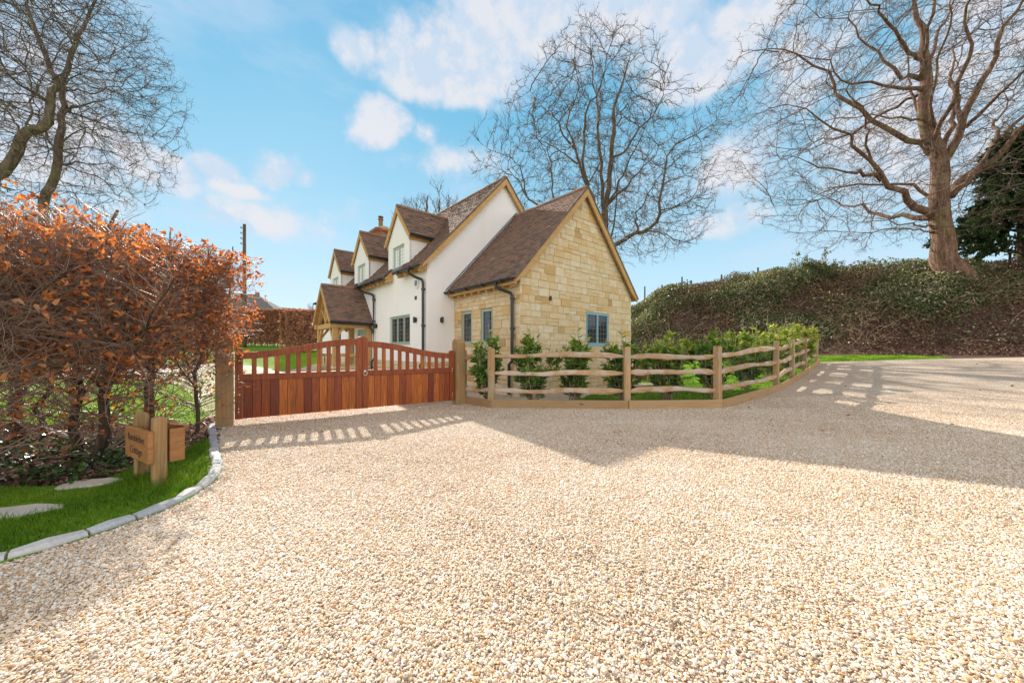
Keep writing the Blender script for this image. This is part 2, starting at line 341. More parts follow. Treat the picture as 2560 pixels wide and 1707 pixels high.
class MB:
    """collects shapes that become ONE mesh object"""
    def __init__(s, fr=WORLD): s.V = []; s.n = 0; s.Q = {}; s.fr = fr
    def add(s, pts, faces, tone=None):
        pts = s.fr(pts); t_ = rnd.random() if tone is None else tone
        for f in faces:
            s.Q.setdefault(len(f), []).append((tuple(i+s.n for i in f), t_))
        s.V.append(pts); s.n += len(pts)
    def box(s, a, b, tone=None):
        (x0, y0, z0), (x1, y1, z1) = a, b
        p = [(x0,y0,z0),(x1,y0,z0),(x1,y1,z0),(x0,y1,z0),(x0,y0,z1),(x1,y0,z1),(x1,y1,z1),(x0,y1,z1)]
        s.add(p, [(0,3,2,1),(4,5,6,7),(0,1,5,4),(1,2,6,5),(2,3,7,6),(3,0,4,7)], tone)
    def bbox(s, a, b, c=.006, tone=None):
        """box with chamfered edges"""
        a = np.array(a, float); b = np.array(b, float); mid = (a+b)/2; h = np.abs(b-a)/2; c = min(c, h.min()*.8)
        bm = bmesh.new(); bmesh.ops.create_cube(bm, size=2)
        for v in bm.verts: v.co = Vector([v.co[i]*h[i] for i in range(3)])
        bmesh.ops.bevel(bm, geom=list(bm.edges), offset=c, segments=1, affect='EDGES')
        bm.verts.ensure_lookup_table(); s.bm(bm, mid, tone)
    def bm(s, bm, off=(0, 0, 0), tone=None):
        bm.verts.index_update()
        s.add([np.array(v.co)+np.array(off) for v in bm.verts], [tuple(v.index for v in f.verts) for f in bm.faces], tone); bm.free()
    def prism(s, poly, axis, a, b, tone=None):
        """polygon (list of 2D) extruded along axis between a and b; other axes in cyclic order kept x<y<z"""
        oth = [i for i in range(3) if i != axis]; n = len(poly); P = []
        for h in (a, b):
            for q_ in poly:
                p = [0, 0, 0]; p[axis] = h; p[oth[0]] = q_[0]; p[oth[1]] = q_[1]; P.append(p)
        s.add(P, [tuple(range(n))[::-1], tuple(range(n, 2*n))]+[(i, (i+1) % n, n+(i+1) % n, n+i) for i in range(n)], tone)
    def beam(s, p0, p1, w, h, up=(0, 0, 1), tone=None, ext=0):
        """rectangular bar from p0 to p1, in the frame's own coordinates"""
        p0 = np.array(p0, float); p1 = np.array(p1, float); d = p1-p0; L = np.linalg.norm(d); d /= L
        p0 = p0-d*ext; p1 = p1+d*ext
        sd_ = np.cross(d, up); sd_ /= np.linalg.norm(sd_); u = np.cross(sd_, d)
        P = [p+sd_*w/2*a+u*h/2*b for p in (p0, p1) for a, b in ((-1,-1),(1,-1),(1,1),(-1,1))]
        s.add(P, [(0,1,2,3),(7,6,5,4),(0,4,5,1),(1,5,6,2),(2,6,7,3),(3,7,4,0)], tone)
    def tube(s, pts, r, n=8, tone=None, sx_=1, sy_=1, cap=True):
        pts = np.array(pts, float); m = len(pts); r = np.full(m, r) if np.isscalar(r) else np.array(r, float)
        tg = np.gradient(pts, axis=0); tg /= np.linalg.norm(tg, axis=1)[:, None]+1e-9
        ref = np.array([0, 0, 1.]) if abs(tg[:, 2]).mean() < .8 else np.array([1., 0, 0])
        P = []
        for i in range(m):
            a = np.cross(tg[i], ref); a /= np.linalg.norm(a)+1e-9; b = np.cross(a, tg[i])
            for j in range(n):
                th = 2*math.pi*j/n; P.append(pts[i]+a*r[i]*math.cos(th)*sx_+b*r[i]*math.sin(th)*sy_)
        Fc = [(i*n+j, i*n+(j+1) % n, (i+1)*n+(j+1) % n, (i+1)*n+j) for i in range(m-1) for j in range(n)]
        if cap: Fc += [tuple(range(n))[::-1], tuple((m-1)*n+j for j in range(n))]
        s.add(P, Fc, tone)
    def build(s, name, mat, parent=None, smooth=False):
        V = np.concatenate(s.V); fs = []; tn = []
        for k_, L in s.Q.items():
            fs.append(np.array([f for f, _ in L], int)); tn += [x for _, x in L]
        return mesh_np(name, V, fs, mat, parent, tn, smooth)

# ------------------------------------------------------------------ vectorised growth: limbs, twigs, leaves
def nrm(v): return v/(np.linalg.norm(v, axis=-1, keepdims=True)+1e-9)
def tubes_np(P, Rr, n):
    """P (N,K,3), Rr (N,K) -> verts, quads"""
    N, Kp, _ = P.shape
    tg = nrm(np.gradient(P, axis=1)); ref = np.eye(3)[np.abs(tg).max(1).argmin(1)][:, None, :]
    a = nrm(np.cross(tg, ref)); b = np.cross(a, tg)
    th = np.arange(n)*2*np.pi/n
    V = P[:, :, None]+Rr[:, :, None, None]*(a[:, :, None]*np.cos(th)[:, None]+b[:, :, None]*np.sin(th)[:, None])
    idx = np.arange(N*Kp*n).reshape(N, Kp, n)
    q_ = np.stack([idx[:, :-1], np.roll(idx, -1, 2)[:, :-1], np.roll(idx, -1, 2)[:, 1:], idx[:, 1:]], -1).reshape(-1, 4)
    return V.reshape(-1, 3), q_
class Grow:
    def __init__(s, seed): s.g = np.random.default_rng(seed); s.acc = {}
    def put(s, key, P, Rr, n): V, q_ = tubes_np(P, Rr, n); s.acc.setdefault(key, []).append((V, q_))
    def limbs(s, lines, Kp=16, jit=.02, tip=.25):
        """lines: list of (points (m,3), r0, r1) -> resampled smooth polylines"""
        PP, RR = [], []
        for pts, r0, r1 in lines:
            pts = np.array(pts, float); m = len(pts); q_ = np.vstack([2*pts[0]-pts[1], pts, 2*pts[-1]-pts[-2]]); out = []
            for u in np.linspace(0, m-1-1e-6, Kp):
                i = int(u); f = u-i; a, b, c, d = q_[i], q_[i+1], q_[i+2], q_[i+3]
                out.append(.5*((2*b)+(c-a)*f+(2*a-5*b+4*c-d)*f*f+(3*b-a-3*c+d)*f**3))
            out = np.array(out); Ls = np.linalg.norm(np.diff(out, axis=0), axis=1).sum()
            out[1:-1] += s.g.normal(0, jit*Ls, (Kp-2, 3)); PP.append(out); RR.append(np.linspace(1, 0, Kp)**.8*(r0-r1)+r1)
        return np.array(PP), np.array(RR)
    def kids(s, P, Rr, per, tr=(.15, 1), Lr=(1, 2), ang=(30, 65), curl=.3, up=.1, Kp=6, rk=.55, rmin=.004, out=None, taper=.25, lfall=.5, rcap=None, zflat=1.0):
        N, Kq, _ = P.shape; g = s.g
        n = int(N*per); ids = np.arange(n) % N if per >= 1 else g.integers(0, N, n)
        tt = g.uniform(tr[0], tr[1], n); u = tt*(Kq-1.0001); i0 = u.astype(int); f = (u-i0)[:, None]
        p0 = P[ids, i0]*(1-f)+P[ids, i0+1]*f; tan = nrm(P[ids, i0+1]-P[ids, i0]); r0 = Rr[ids, i0]*(1-f[:, 0])+Rr[ids, i0+1]*f[:, 0]
        rv = nrm(g.normal(0, 1, (n, 3))); perp = nrm(rv-(rv*tan).sum(1, keepdims=True)*tan)
        if out is not None:
            o_ = nrm(p0-out); perp = nrm(perp+.5*(o_-(o_*tan).sum(1, keepdims=True)*tan))
        a = np.radians(g.uniform(ang[0], ang[1], n))[:, None]
        d = nrm(tan*np.cos(a)+perp*np.sin(a)); L = g.uniform(Lr[0], Lr[1], n)*(1-lfall*tt)
        rs = np.minimum(r0*rk*g.uniform(.7, 1.1, n), r0*.9)
        if rcap: rs = np.minimum(rs, rcap)
        rs = np.maximum(rs, rmin)
        Q = np.zeros((n, Kp, 3)); Q[:, 0] = p0; st = (L/(Kp-1))[:, None]
        for k_ in range(1, Kp):
            d = nrm(d+g.normal(0, curl, (n, 3))+np.array([0, 0, up])); d[:, 2] *= zflat; Q[:, k_] = Q[:, k_-1]+nrm(d)*st
        RQ = rs[:, None]*np.linspace(1, taper, Kp)[None]
        RQ = np.maximum(RQ, rmin*.6); return Q, RQ
    def build(s, key, name, mat, parent, smooth=True):
        off = 0; Vs, Qs = [], []
        for V, q_ in s.acc[key]: Vs.append(V); Qs.append(q_+off); off += len(V)
        return mesh_np(name, np.concatenate(Vs), [np.concatenate(Qs)], mat, parent, None, smooth)

def colonise(nodes, par, rad, att, step, di, dk, iters, g, up=.10, jit=.22):
    """grow a skeleton towards a cloud of bud positions; returns positions, parents"""
    from mathutils.kdtree import KDTree
    pos = [tuple(p) for p in nodes]; par = list(par); alive = np.ones(len(att), bool); near = np.full(len(att), 1e9); nid = np.full(len(att), -1)
    new0 = 0; nk = {}
    for it in range(iters):
        N_ = np.array(pos[new0:])
        if not len(N_): break
        kd = KDTree(len(N_))
        for i, p in enumerate(N_): kd.insert(p, i)
        kd.balance(); ai = np.nonzero(alive)[0]
        for a in ai:
            _, i, d = kd.find(att[a])
            if d < near[a]: near[a] = d; nid[a] = new0+i
        alive &= near > dk; ai = np.nonzero(alive & (near < di))[0]
        if len(ai) < 8: break
        P = np.array(pos); ids = nid[ai]; v = nrm(att[ai]-P[ids]); uq, inv = np.unique(ids, return_inverse=True); S = np.zeros((len(uq), 3)); np.add.at(S, inv, v)
        new0 = len(pos); add = 0
        for n_, s_ in zip(uq, S):
            if nk.get(n_, 0) >= 3: continue
            nk[n_] = nk.get(n_, 0)+1; p0 = P[n_]; pp = P[par[n_]] if par[n_] >= 0 else p0-np.array([0, 0, 1])
            d = nrm(nrm(s_)+.35*nrm(p0-pp)+g.normal(0, jit, 3)+np.array([0, 0, up])); pos.append(tuple(p0+d*step)); par.append(int(n_)); add += 1
        if not add: break
    return np.array(pos), np.array(par)
def leaves_np(pos, dirs, nor, L, wr=.5, fold=.25, curlz=.15, g=None):
    """pointed oval leaves folded along the midrib; returns verts, quads (2 per leaf)"""
    n = len(pos); dirs = nrm(dirs); side = nrm(np.cross(dirs, nor)); up = np.cross(side, dirs); L = L[:, None]; w = L*wr/2
    b = pos; tip = pos+dirs*L-up*L*curlz
    m1 = pos+dirs*L*.35; m2 = pos+dirs*L*.72-up*L*curlz*.4
    l1 = m1-side*w+up*w*fold*2; r1 = m1+side*w+up*w*fold*2; l2 = m2-side*w*.8+up*w*fold*1.6; r2 = m2+side*w*.8+up*w*fold*1.6
    V = np.stack([b, r1, r2, tip, l2, l1], 1).reshape(-1, 3); i = (np.arange(n)*6)[:, None]
    return V, np.concatenate([i+np.array([[0, 1, 2, 3]]), i+np.array([[0, 3, 4, 5]])], 1).reshape(-1, 4)
def leaf_mesh(name, pos, dirs, L, mat, parent=None, wr=.5, fold=.25, curlz=.15, tone=None, seed=0, nor=None):
    g = np.random.default_rng(seed); n = len(pos)
    if nor is None: nor = g.normal(0, 1, (n, 3))
    V, q_ = leaves_np(pos, dirs, nor, L, wr, fold, curlz)
    tn = g.random(n) if tone is None else tone
    return mesh_np(name, V, [q_], mat, parent, np.repeat(tn, 2))
def blades(name, xy, h, w, mat, seed=0, lean=.35, parent=None, tone=None, dz=0.0):
    g = np.random.default_rng(seed); n = len(xy); z = T(xy[:, 0], xy[:, 1])+dz
    b = np.column_stack([xy, z]); a = g.uniform(0, 2*np.pi, n); s_ = np.column_stack([np.cos(a), np.sin(a), np.zeros(n)])*(w[:, None]/2)
    ln = g.normal(0, lean, (n, 2)); m = b+np.column_stack([ln*h[:, None]*.35, h*.55]); tp = b+np.column_stack([ln*h[:, None], h*(1-.3*np.minimum(1, (ln**2).sum(1)))])
    V = np.stack([b-s_, b+s_, m+s_*.7, m-s_*.7, tp], 1).reshape(-1, 3); i = (np.arange(n)*5)[:, None]
    tn = g.random(n) if tone is None else tone
    return mesh_np(name, V, [i+np.array([[0, 1, 2, 3]]), i+np.array([[3, 2, 4]])], mat, parent, np.concatenate([tn, tn]))
def inpoly(P, poly):
    P = np.asarray(P); poly = np.asarray(poly); x, y = P[:, 0], P[:, 1]; c = np.zeros(len(P), bool); n = len(poly)
    for i in range(n):
        x1, y1 = poly[i]; x2, y2 = poly[(i+1) % n]
        if y1 == y2: continue
        c ^= ((y1 > y) != (y2 > y)) & (x < (x2-x1)*(y-y1)/(y2-y1)+x1)
    return c
def sheet(name, poly, step, mat, dz, kind='structure', holes=()):
    """ground surface cut exactly to its outline, following the terrain"""
    def dens(pl):
        out = []
        for i in range(len(pl)):
            a = np.array(pl[i][:2], float); b = np.array(pl[(i+1) % len(pl)][:2], float); m = max(1, int(np.linalg.norm(b-a)/(step)))
            out += [tuple(a+(b-a)*j/m) for j in range(m)]
        return out
    pl = dens(poly); A = np.array(pl); lo, hi = A.min(0), A.max(0)
    hs = [dens(h) for h in holes]
    gx, gy = np.meshgrid(np.arange(lo[0], hi[0], step), np.arange(lo[1], hi[1], step)); G_ = np.column_stack([gx.ravel(), gy.ravel()])
    G_ = G_+np.random.default_rng(1).uniform(-.1, .1, G_.shape)*step
    ok = inpoly(G_, A)
    for h in hs: ok &= ~inpoly(G_, np.array(h))
    G_ = G_[ok]; vs = [Vector(p) for p in pl]; E = [(i, (i+1) % len(pl)) for i in range(len(pl))]
    for h in hs:
        o_ = len(vs); vs += [Vector(p) for p in h]; E += [(o_+i, o_+(i+1) % len(h)) for i in range(len(h))]
    vs += [Vector(p) for p in G_]
    vo, eo, fo, *_r = delaunay_2d_cdt(vs, E, [], 0, 1e-5)
    vo = np.array([[v.x, v.y] for v in vo]); fo = np.array([f for f in fo if len(f) == 3])
    c = vo[fo].mean(1); ok = inpoly(c, A)
    for h in hs: ok &= ~inpoly(c, np.array(h))
    V = np.column_stack([vo, T(vo[:, 0], vo[:, 1])+dz])
    o = mesh_np(name, V, [fo[ok]], mat, None, None, True); o['kind'] = kind; return o
def rpts(poly, n, seed=0, y0=None, y1=None):
    g = np.random.default_rng(seed); A = np.array(poly)[:, :2]; lo, hi = A.min(0), A.max(0)
    P = g.uniform(lo, hi, (int(n), 2)); return P[inpoly(P, A)]
# ================================================================== GROUND
g2 = lambda px, py: tuple(gnd(px, py)[:2])
hf2 = lambda u, v: tuple(HF((u, v, 0))[:2])
# rolling base ground, one sheet out to the horizon
def ground():
    xs = np.concatenate([-np.geomspace(45, 1400, 16)[::-1], np.arange(-44, 45, .8), np.geomspace(45, 1400, 16)])
    ys = np.concatenate([-np.geomspace(12, 1400, 14)[::-1], np.arange(-11, 60, .8), np.geomspace(60, 1400, 16)])
    X, Y = np.meshgrid(xs, ys); n, m = X.shape; V = np.column_stack([X.ravel(), Y.ravel(), T(X, Y).ravel()-.09])
    i = np.arange(n*m).reshape(n, m); q_ = np.stack([i[:-1, :-1], i[:-1, 1:], i[1:, 1:], i[1:, :-1]], -1).reshape(-1, 4)
    o = mesh_np('ground', V, [q_], M['field'], None, None, True); o['kind'] = 'structure'
ground()
KERB = [g2(*p) for p in [(540,1063),(546,1112),(556,1157),(554,1182),(539,1208),(472,1255),(401,1286),(312,1319),(205,1356),(93,1390),(0,1418)]]+[(-3.3,1.42),(-4.4,1.0),(-7,.55),(-11,.3)]
FENCE = [g2(*p) for p in [(1161,1011),(1227,1021),(1572,1023.5),(1808,1021),(1954,977),(1992,953.5),(2022,932),(2050,908)]]
POSTL = g2(562,1067); POSTR = g2(1147,1011)
edge_far = [g2(2048,906), g2(2180,902), g2(2333,898), g2(2450,896), g2(2560,894)]
DRIVE = [(-11,-5),(34,-5),(34,10),(27,12.6)]+edge_far[::-1]+FENCE[::-1][1:]+[POSTR, hf2(-1.2,3.3), hf2(-.95,6), hf2(-.95,13.5), g2(800,906), g2(610,914), g2(400,917), g2(150,919), g2(150,944), g2(380,952), g2(455,966), g2(492,1000), g2(520,1045)]+KERB
sheet('gravel_drive', DRIVE, .4, M['gravel'], .012)
GP = [POSTR, FENCE[1], g2(1300,1021), hf2(1.2,-1.3), hf2(2.5,-.75), hf2(6.6,-.75), hf2(6.6,.3), hf2(.1,.3), hf2(.1,3.5), hf2(-1.2,3.3)]
sheet('gravel_path', GP, .3, M['gravel'], .008)
foot = [tuple(BF+BE*s-BN*.3) for s in np.linspace(-9, 17, 22)]
GARDEN = [g2(1300,1021)]+FENCE[2:]+edge_far[:3]+[g2(2380,893)]+[p for p in foot if p[0] < g2(2380,893)[0]-.5]+[(3.2,20.5), hf2(6.6,4), hf2(6.6,-.75), hf2(2.5,-.75), hf2(1.2,-1.3)]
sheet('garden_lawn', GARDEN, .35, M['grassground'], .006)
BANK = [tuple(BF+BE*s-BN*.45) for s in np.linspace(-11, 18, 40)]+[tuple(BF+BE*s+BN*10) for s in np.linspace(18, -14, 12)]
MUL = [g2(2330,898), g2(2450,896), g2(2560,894), (27,12.6), (34,10)]+[tuple(BF+BE*s-BN*.3) for s in np.linspace(-14, 3.5, 10)]
sheet('mulch_strip', MUL, .35, M['bank'], .004)
sheet('bank', BANK, .3, M['bank'], .0)
LAWN = [g2(522,1047), g2(480,1062), g2(300,1061), g2(120,1064), (-9,5.6), (-30,5.0), (-34,40), (-2,42), hf2(3,14), hf2(-.9,13.5), hf2(-.9,9), hf2(-3.2,5.2), (-5.0,6.0)]
sheet('lawn', LAWN, .45, M['grassground'], .0)
VIN = [g2(*p) for p in [(524,1096),(463,1135),(400,1150),(345,1165),(281,1198),(196,1219),(112,1222),(0,1225)]]+[(-4.4,2.2),(-6,1.8),(-11,1.5)]
SOIL = [g2(535,1046)]+KERB+[(-14,1),(-14,6),(-9,5.6)]+[g2(120,1064), g2(300,1061), g2(480,1062), g2(522,1047)]
sheet('soil_bed', SOIL, .3, M['soil'], -.01)
VERGE = KERB[1:]+VIN[::-1]
sheet('verge', VERGE, .25, M['grassground'], .02)

def kerb():
    A = np.array(KERB); seg = np.linalg.norm(np.diff(A, axis=0), axis=1); cum = np.concatenate([[0], np.cumsum(seg)])
    # smooth the line
    tt = np.linspace(0, cum[-1], 400); X = np.interp(tt, cum, A[:, 0]); Y = np.interp(tt, cum, A[:, 1]); k_ = np.ones(13)/13
    Xs = np.convolve(np.pad(X, 6, 'edge'), k_, 'valid'); Ys = np.convolve(np.pad(Y, 6, 'edge'), k_, 'valid')
    mb = MB(); s = 0
    while s < min(cum[-1], 13):
        L = rnd.uniform(.20, .34); P = []
        for f in (0, .5, 1):
            q_ = s+.006+(L-.012)*f; x = np.interp(q_, tt, Xs); y = np.interp(q_, tt, Ys); x2 = np.interp(q_+.05, tt, Xs); y2 = np.interp(q_+.05, tt, Ys)
            d = np.array([x2-x, y2-y]); d /= np.linalg.norm(d)+1e-9; P.append((np.array([x, y]), np.array([d[1], -d[0]])))
        w = rnd.uniform(.082, .094); hh = [rnd.uniform(.048, .06) for _ in range(4)]; pts = []
        jit = rnd.uniform(-.006, .006)
        for (c, n_), e in zip(P, (.008, 0, .008)):
            prof = [(-.0, -.08), (-.0, .035), (.012, .052), (w-.014, .055), (w, .04), (w, -.08)]
            for a, z in prof:
                aa = a+jit+(e if a < w/2 else -e); q_ = c+n_*aa
                pts.append((q_[0], q_[1], z-(e if z > 0 else 0)+rnd.uniform(-.003, .003)))
        n = 6; fc = [(i*n+j, (i+1)*n+j, (i+1)*n+j+1, i*n+j+1) for i in range(2) for j in range(n-1)]
        fc += [tuple(range(6)), tuple(range(12, 18))[::-1]]
        mb.add(pts, fc); s += L
    o = mb.build('kerb', M['granite']); o['kind'] = 'structure'
kerb()

# stepping slabs let into the bed and verge
def slab(px, py, w, d, ang, label, z=.03):
    c = gnd(px, py); r = thing('stepping_stone', tuple(c), label, 'stepping stone', 'stone slabs set among the grass and ivy')
    ca, sa = math.cos(ang), math.sin(ang); mb = MB(Frame(c, (ca, sa, 0), (-sa, ca, 0))); pts = []
    g = random.Random(px); n = 14
    ring = [(w/2*math.cos(2*math.pi*i/n)*g.uniform(.85, 1.1)*1.1, d/2*math.sin(2*math.pi*i/n)*g.uniform(.85, 1.1)*1.1) for i in range(n)]
    P = [(x, y, -.03) for x, y in ring]+[(x, y, z-.008) for x, y in ring]+[(x*.95, y*.95, z) for x, y in ring]
    F_ = [(i, (i+1) % n, n+(i+1) % n, n+i) for i in range(n)]+[(n+i, n+(i+1) % n, 2*n+(i+1) % n, 2*n+i) for i in range(n)]+[tuple(range(2*n, 3*n))]
    mb.add(P, F_); mb.build('slab', M['slab'], r)
slab(20, 1292, .48, .20, .3, 'largest pale stone slab in the grass at the left edge', .034)
slab(222, 1216, .36, .19, .45, 'pale stone slab half sunk where the ivy meets the grass verge', .032)
slab(138, 1086, .34, .22, .2, 'pale stone slab lying on bare soil behind the hedge trunks', .03)

# loose pebbles over the near part of the drive, one countless mass
def pebbles():
    g = np.random.default_rng(5); P = []
    for (y0, y1, dn) in ((-.4,.9,9000),(.9,2.2,24000),(2.2,3.4,19000),(3.4,4.6,13500),(4.6,5.6,9000),(5.6,6.6,4500),(6.6,7.6,2200)):
        w = 1.5*y1+2.6; n = int(2*w*(y1-y0)*dn); q_ = np.column_stack([g.uniform(-w, w, n), g.uniform(y0, y1, n)])
        e = np.abs(q_[:, 0])-1.5*q_[:, 1]; P.append(q_[(e < .35) | ((e < 2.4) & (g.random(n) < .55-.16*e))])
    P = np.concatenate(P); P = P[inpoly(P, DRIVE)]; n = len(P)
    cl = np.sin(P[:, 0]*1.3+np.sin(P[:, 1]*.9))*np.sin(P[:, 1]*2.1+P[:, 0]*.5+1)+.6*np.sin(P[:, 0]*7+P[:, 1]*3)*np.sin(P[:, 1]*9-P[:, 0]*2)
    z = T(P[:, 0], P[:, 1])+.012+g.uniform(-.002, .007, n)
    me = bpy.data.meshes.new('loose_pebbles'); me.vertices.add(n); me.vertices.foreach_set('co', np.column_stack([P, z]).ravel())
    def at_(nm, ty, v): a = me.attributes.new(nm, ty, 'POINT'); a.data.foreach_set('vector' if ty == 'FLOAT_VECTOR' else 'value', np.asarray(v, np.float32).ravel())
    sz = np.clip(g.lognormal(math.log(.0038), .36, n), .0022, .0105)
    at_('psc', 'FLOAT_VECTOR', np.column_stack([sz*g.uniform(1, 1.6, n), sz*g.uniform(.75, 1.1, n), sz*g.uniform(.5, .85, n)]))
    at_('prot', 'FLOAT_VECTOR', np.column_stack([g.normal(0, .35, n), g.normal(0, .35, n), g.uniform(0, 6.3, n)]))
    at_('tone', 'FLOAT', np.clip(g.random(n)*.86+.08*cl+.05, 0, 1))
    o = bpy.data.objects.new('loose_pebbles', me); COL.objects.link(o); o['kind'] = 'stuff'
    ng = bpy.data.node_groups.new('pebble_scatter', 'GeometryNodeTree')
    ng.interface.new_socket('Geometry', in_out='INPUT', socket_type='NodeSocketGeometry'); ng.interface.new_socket('Geometry', in_out='OUTPUT', socket_type='NodeSocketGeometry')
    N = ng.nodes; Lk = ng.links; gi = N.new('NodeGroupInput'); go = N.new('NodeGroupOutput')
    ic = N.new('GeometryNodeMeshIcoSphere'); ic.inputs['Radius'].default_value = 1; ic.inputs['Subdivisions'].default_value = 2
    sp = N.new('GeometryNodeSetPosition'); nz = N.new('ShaderNodeTexNoise'); nz.inputs['Scale'].default_value = 1.1
    sub = N.new('ShaderNodeVectorMath'); sub.operation = 'SUBTRACT'; sub.inputs[1].default_value = (.5, .5, .5)
    scl = N.new('ShaderNodeVectorMath'); scl.operation = 'SCALE'; scl.inputs[3].default_value = 1.1
    Lk.new(nz.outputs['Color'], sub.inputs[0]); Lk.new(sub.outputs[0], scl.inputs[0]); Lk.new(ic.outputs[0], sp.inputs[0]); Lk.new(scl.outputs[0], sp.inputs['Offset'])
    sm = N.new('GeometryNodeSetShadeSmooth'); Lk.new(sp.outputs[0], sm.inputs[0])
    mt = N.new('GeometryNodeSetMaterial'); mt.inputs['Material'].default_value = M['pebble']; Lk.new(sm.outputs[0], mt.inputs[0])
    ip = N.new('GeometryNodeInstanceOnPoints'); Lk.new(gi.outputs[0], ip.inputs['Points']); Lk.new(mt.outputs[0], ip.inputs['Instance'])
    for nm, sk in (('psc', 'Scale'), ('prot', 'Rotation')):
        na = N.new('GeometryNodeInputNamedAttribute'); na.data_type = 'FLOAT_VECTOR'; na.inputs['Name'].default_value = nm
        if sk == 'Rotation':
            e = N.new('FunctionNodeEulerToRotation'); Lk.new(na.outputs[0], e.inputs[0]); Lk.new(e.outputs[0], ip.inputs[sk])
        else: Lk.new(na.outputs[0], ip.inputs[sk])
    Lk.new(ip.outputs[0], go.inputs[0])
    md = o.modifiers.new('scatter', 'NODES'); md.node_group = ng; me.materials.append(M['pebble'])
    print('pebbles', n)
pebbles()
# ================================================================== COTTAGE
house = thing('cottage', tuple(HF((2.2, 7, 0))), 'white rendered cottage with steep clay tiled roofs, three dormers and a sandstone gable wing', 'house')
GV = (GD[0], GD[1], 0); LV = (LD[0], LD[1], 0); nGV = (-GD[0], -GD[1], 0); nLV = (-LD[0], -LD[1], 0)
FG = Frame(HF((0, .1, 0)), GV, nLV, k=K)       # sandstone gable:  (a=u, d outwards, z), face at d=.1
FS = Frame(HF((.1, 0, 0)), LV, nGV, k=K)       # sandstone side wall: (a=v, d, z)
FF = Frame(HF((-.94, 0, 0)), LV, nGV, k=K)     # rendered front wall: (a=v, d, z)
FW = Frame(HF((0, 3.44, 0)), GV, nLV, k=K)     # rendered gable: (a=u, d, z)
def clip(poly, hp):
    for (nx, nz, c) in hp:                      # keep nx*a+nz*z<=c
        out = []
        for i in range(len(poly)):
            p, q_ = poly[i], poly[(i+1) % len(poly)]; dp = nx*p[0]+nz*p[1]-c; dq = nx*q_[0]+nz*q_[1]-c
            if dp <= 0: out.append(p)
            if (dp < 0 < dq) or (dq < 0 < dp): s = dp/(dp-dq); out.append((p[0]+(q_[0]-p[0])*s, p[1]+(q_[1]-p[1])*s))
        poly = out
        if len(poly) < 3: return []
    return poly
def minus(rects, ops):
    for (a0, a1, z0, z1) in ops:
        out = []
        for (p0, p1, q0, q1) in rects:
            if p1 <= a0 or p0 >= a1 or q1 <= z0 or q0 >= z1: out.append((p0, p1, q0, q1)); continue
            if p0 < a0: out.append((p0, a0, q0, q1))
            if p1 > a1: out.append((a1, p1, q0, q1))
            m0, m1 = max(p0, a0), min(p1, a1)
            if q0 < z0: out.append((m0, m1, q0, z0))
            if q1 > z1: out.append((m0, m1, z1, q1))
        rects = out
    return rects
def panel(mb, rect, hp, ops, d0, d1):
    for (a0, a1, z0, z1) in minus([rect], ops):
        pl = clip([(a0, z0), (a1, z0), (a1, z1), (a0, z1)], hp)
        if pl: mb.prism(pl, 1, d0, d1)
def stones(mb, rect, hp, ops, d0, d1, g, hs=(.13, .18, .22, .25, .28), ws=(.17, .46)):
    a0, a1, z0, z1 = rect; z = z0
    while z < z1-.02:
        h = min(g.choice(hs), z1-z)
        if z1-z-h < .08: h = z1-z
        a = a0-g.uniform(0, .25)
        while a < a1:
            w = g.uniform(*ws)*(1.15 if h > .2 else 1); cells = [(a, a+w, z, z+h)]
            if h > .2 and g.random() < .18: m = z+h*g.uniform(.4, .6); cells = [(a, a+w, z, m), (a, a+w, m, z+h)]
            for c in cells:
                c = (max(c[0], a0), min(c[1], a1), c[2], c[3])
                if c[1]-c[0] < .03: continue
                for (p0, p1, q0, q1) in minus([c], ops):
                    e = .005; pl = clip([(p0+e, q0+e), (p1-e, q0+e), (p1-e, q1-e), (p0+e, q1-e)], hp)
                    if len(pl) < 3: continue
                    cx = sum(p[0] for p in pl)/len(pl); cz = sum(p[1] for p in pl)/len(pl); n = len(pl); t_ = min(1, max(0, g.gauss(.60, .13))) if g.random() > .05 else g.uniform(0.05, .35)
                    dd = d1+g.uniform(-.006, .010); q_ = [(cx+(x-cx)*.97+g.uniform(-.004, .004), cz+(y-cz)*.95+g.uniform(-.004, .004)) for x, y in pl]
                    P = [(x, d0, y) for x, y in pl]+[(x, dd-.008, y) for x, y in pl]+[(x, dd+g.uniform(-.003, .003), y) for x, y in q_]
                    mb.add(P, [(i, (i+1) % n, n+(i+1) % n, n+i) for i in range(n)]+[(n+i, n+(i+1) % n, 2*n+(i+1) % n, 2*n+i) for i in range(n)]+[tuple(range(2*n, 3*n))], t_)
            a += w
        z += h
gs = random.Random(3)
# --- sandstone wing
SLP = 1.063
hpG = [(-SLP, 1, 3.45-0), (SLP, 1, 3.45+SLP*5.7)]           # under the two roof slopes
opG = [(2.98, 4.31, 1.46, 2.58)]; opS = [(2.30, 2.90, 1.5, 2.58), (1.22, 1.82, 1.5, 2.58)]
core = MB(HF); core.prism([(.1,-.4),(5.7,-.4),(5.7,3.45),(2.85,6.4),(.1,3.5)], 1, .1, 3.4)
core.build('wall_core', M['mortar'], house)
mo = MB(FG); panel(mo, (0.005, 5.795, -.3, 7), hpG, opG, 0, .086); mg = mo.build('gable_wall', M['mortar'], house)
st = MB(FG); stones(st, (0, 5.8, .93, 7), hpG, opG+[(1.2,1.29,2.78,2.92)], .06, .1, gs); stones(st, (-.05, 5.85, -.3, .83), [], [], .06, .155, gs)
st.prism([(-.05,.83),(5.85,.83),(5.8,.93),(0,.93)], 1, .06, .12, .6)
st.build('sandstone_blocks', M['stone'], mg); 
mo = MB(FS); panel(mo, (0.11, 3.3, -.3, 3.5), [], opS, 0, .086); ms_ = mo.build('side_wall', M['mortar'], house)
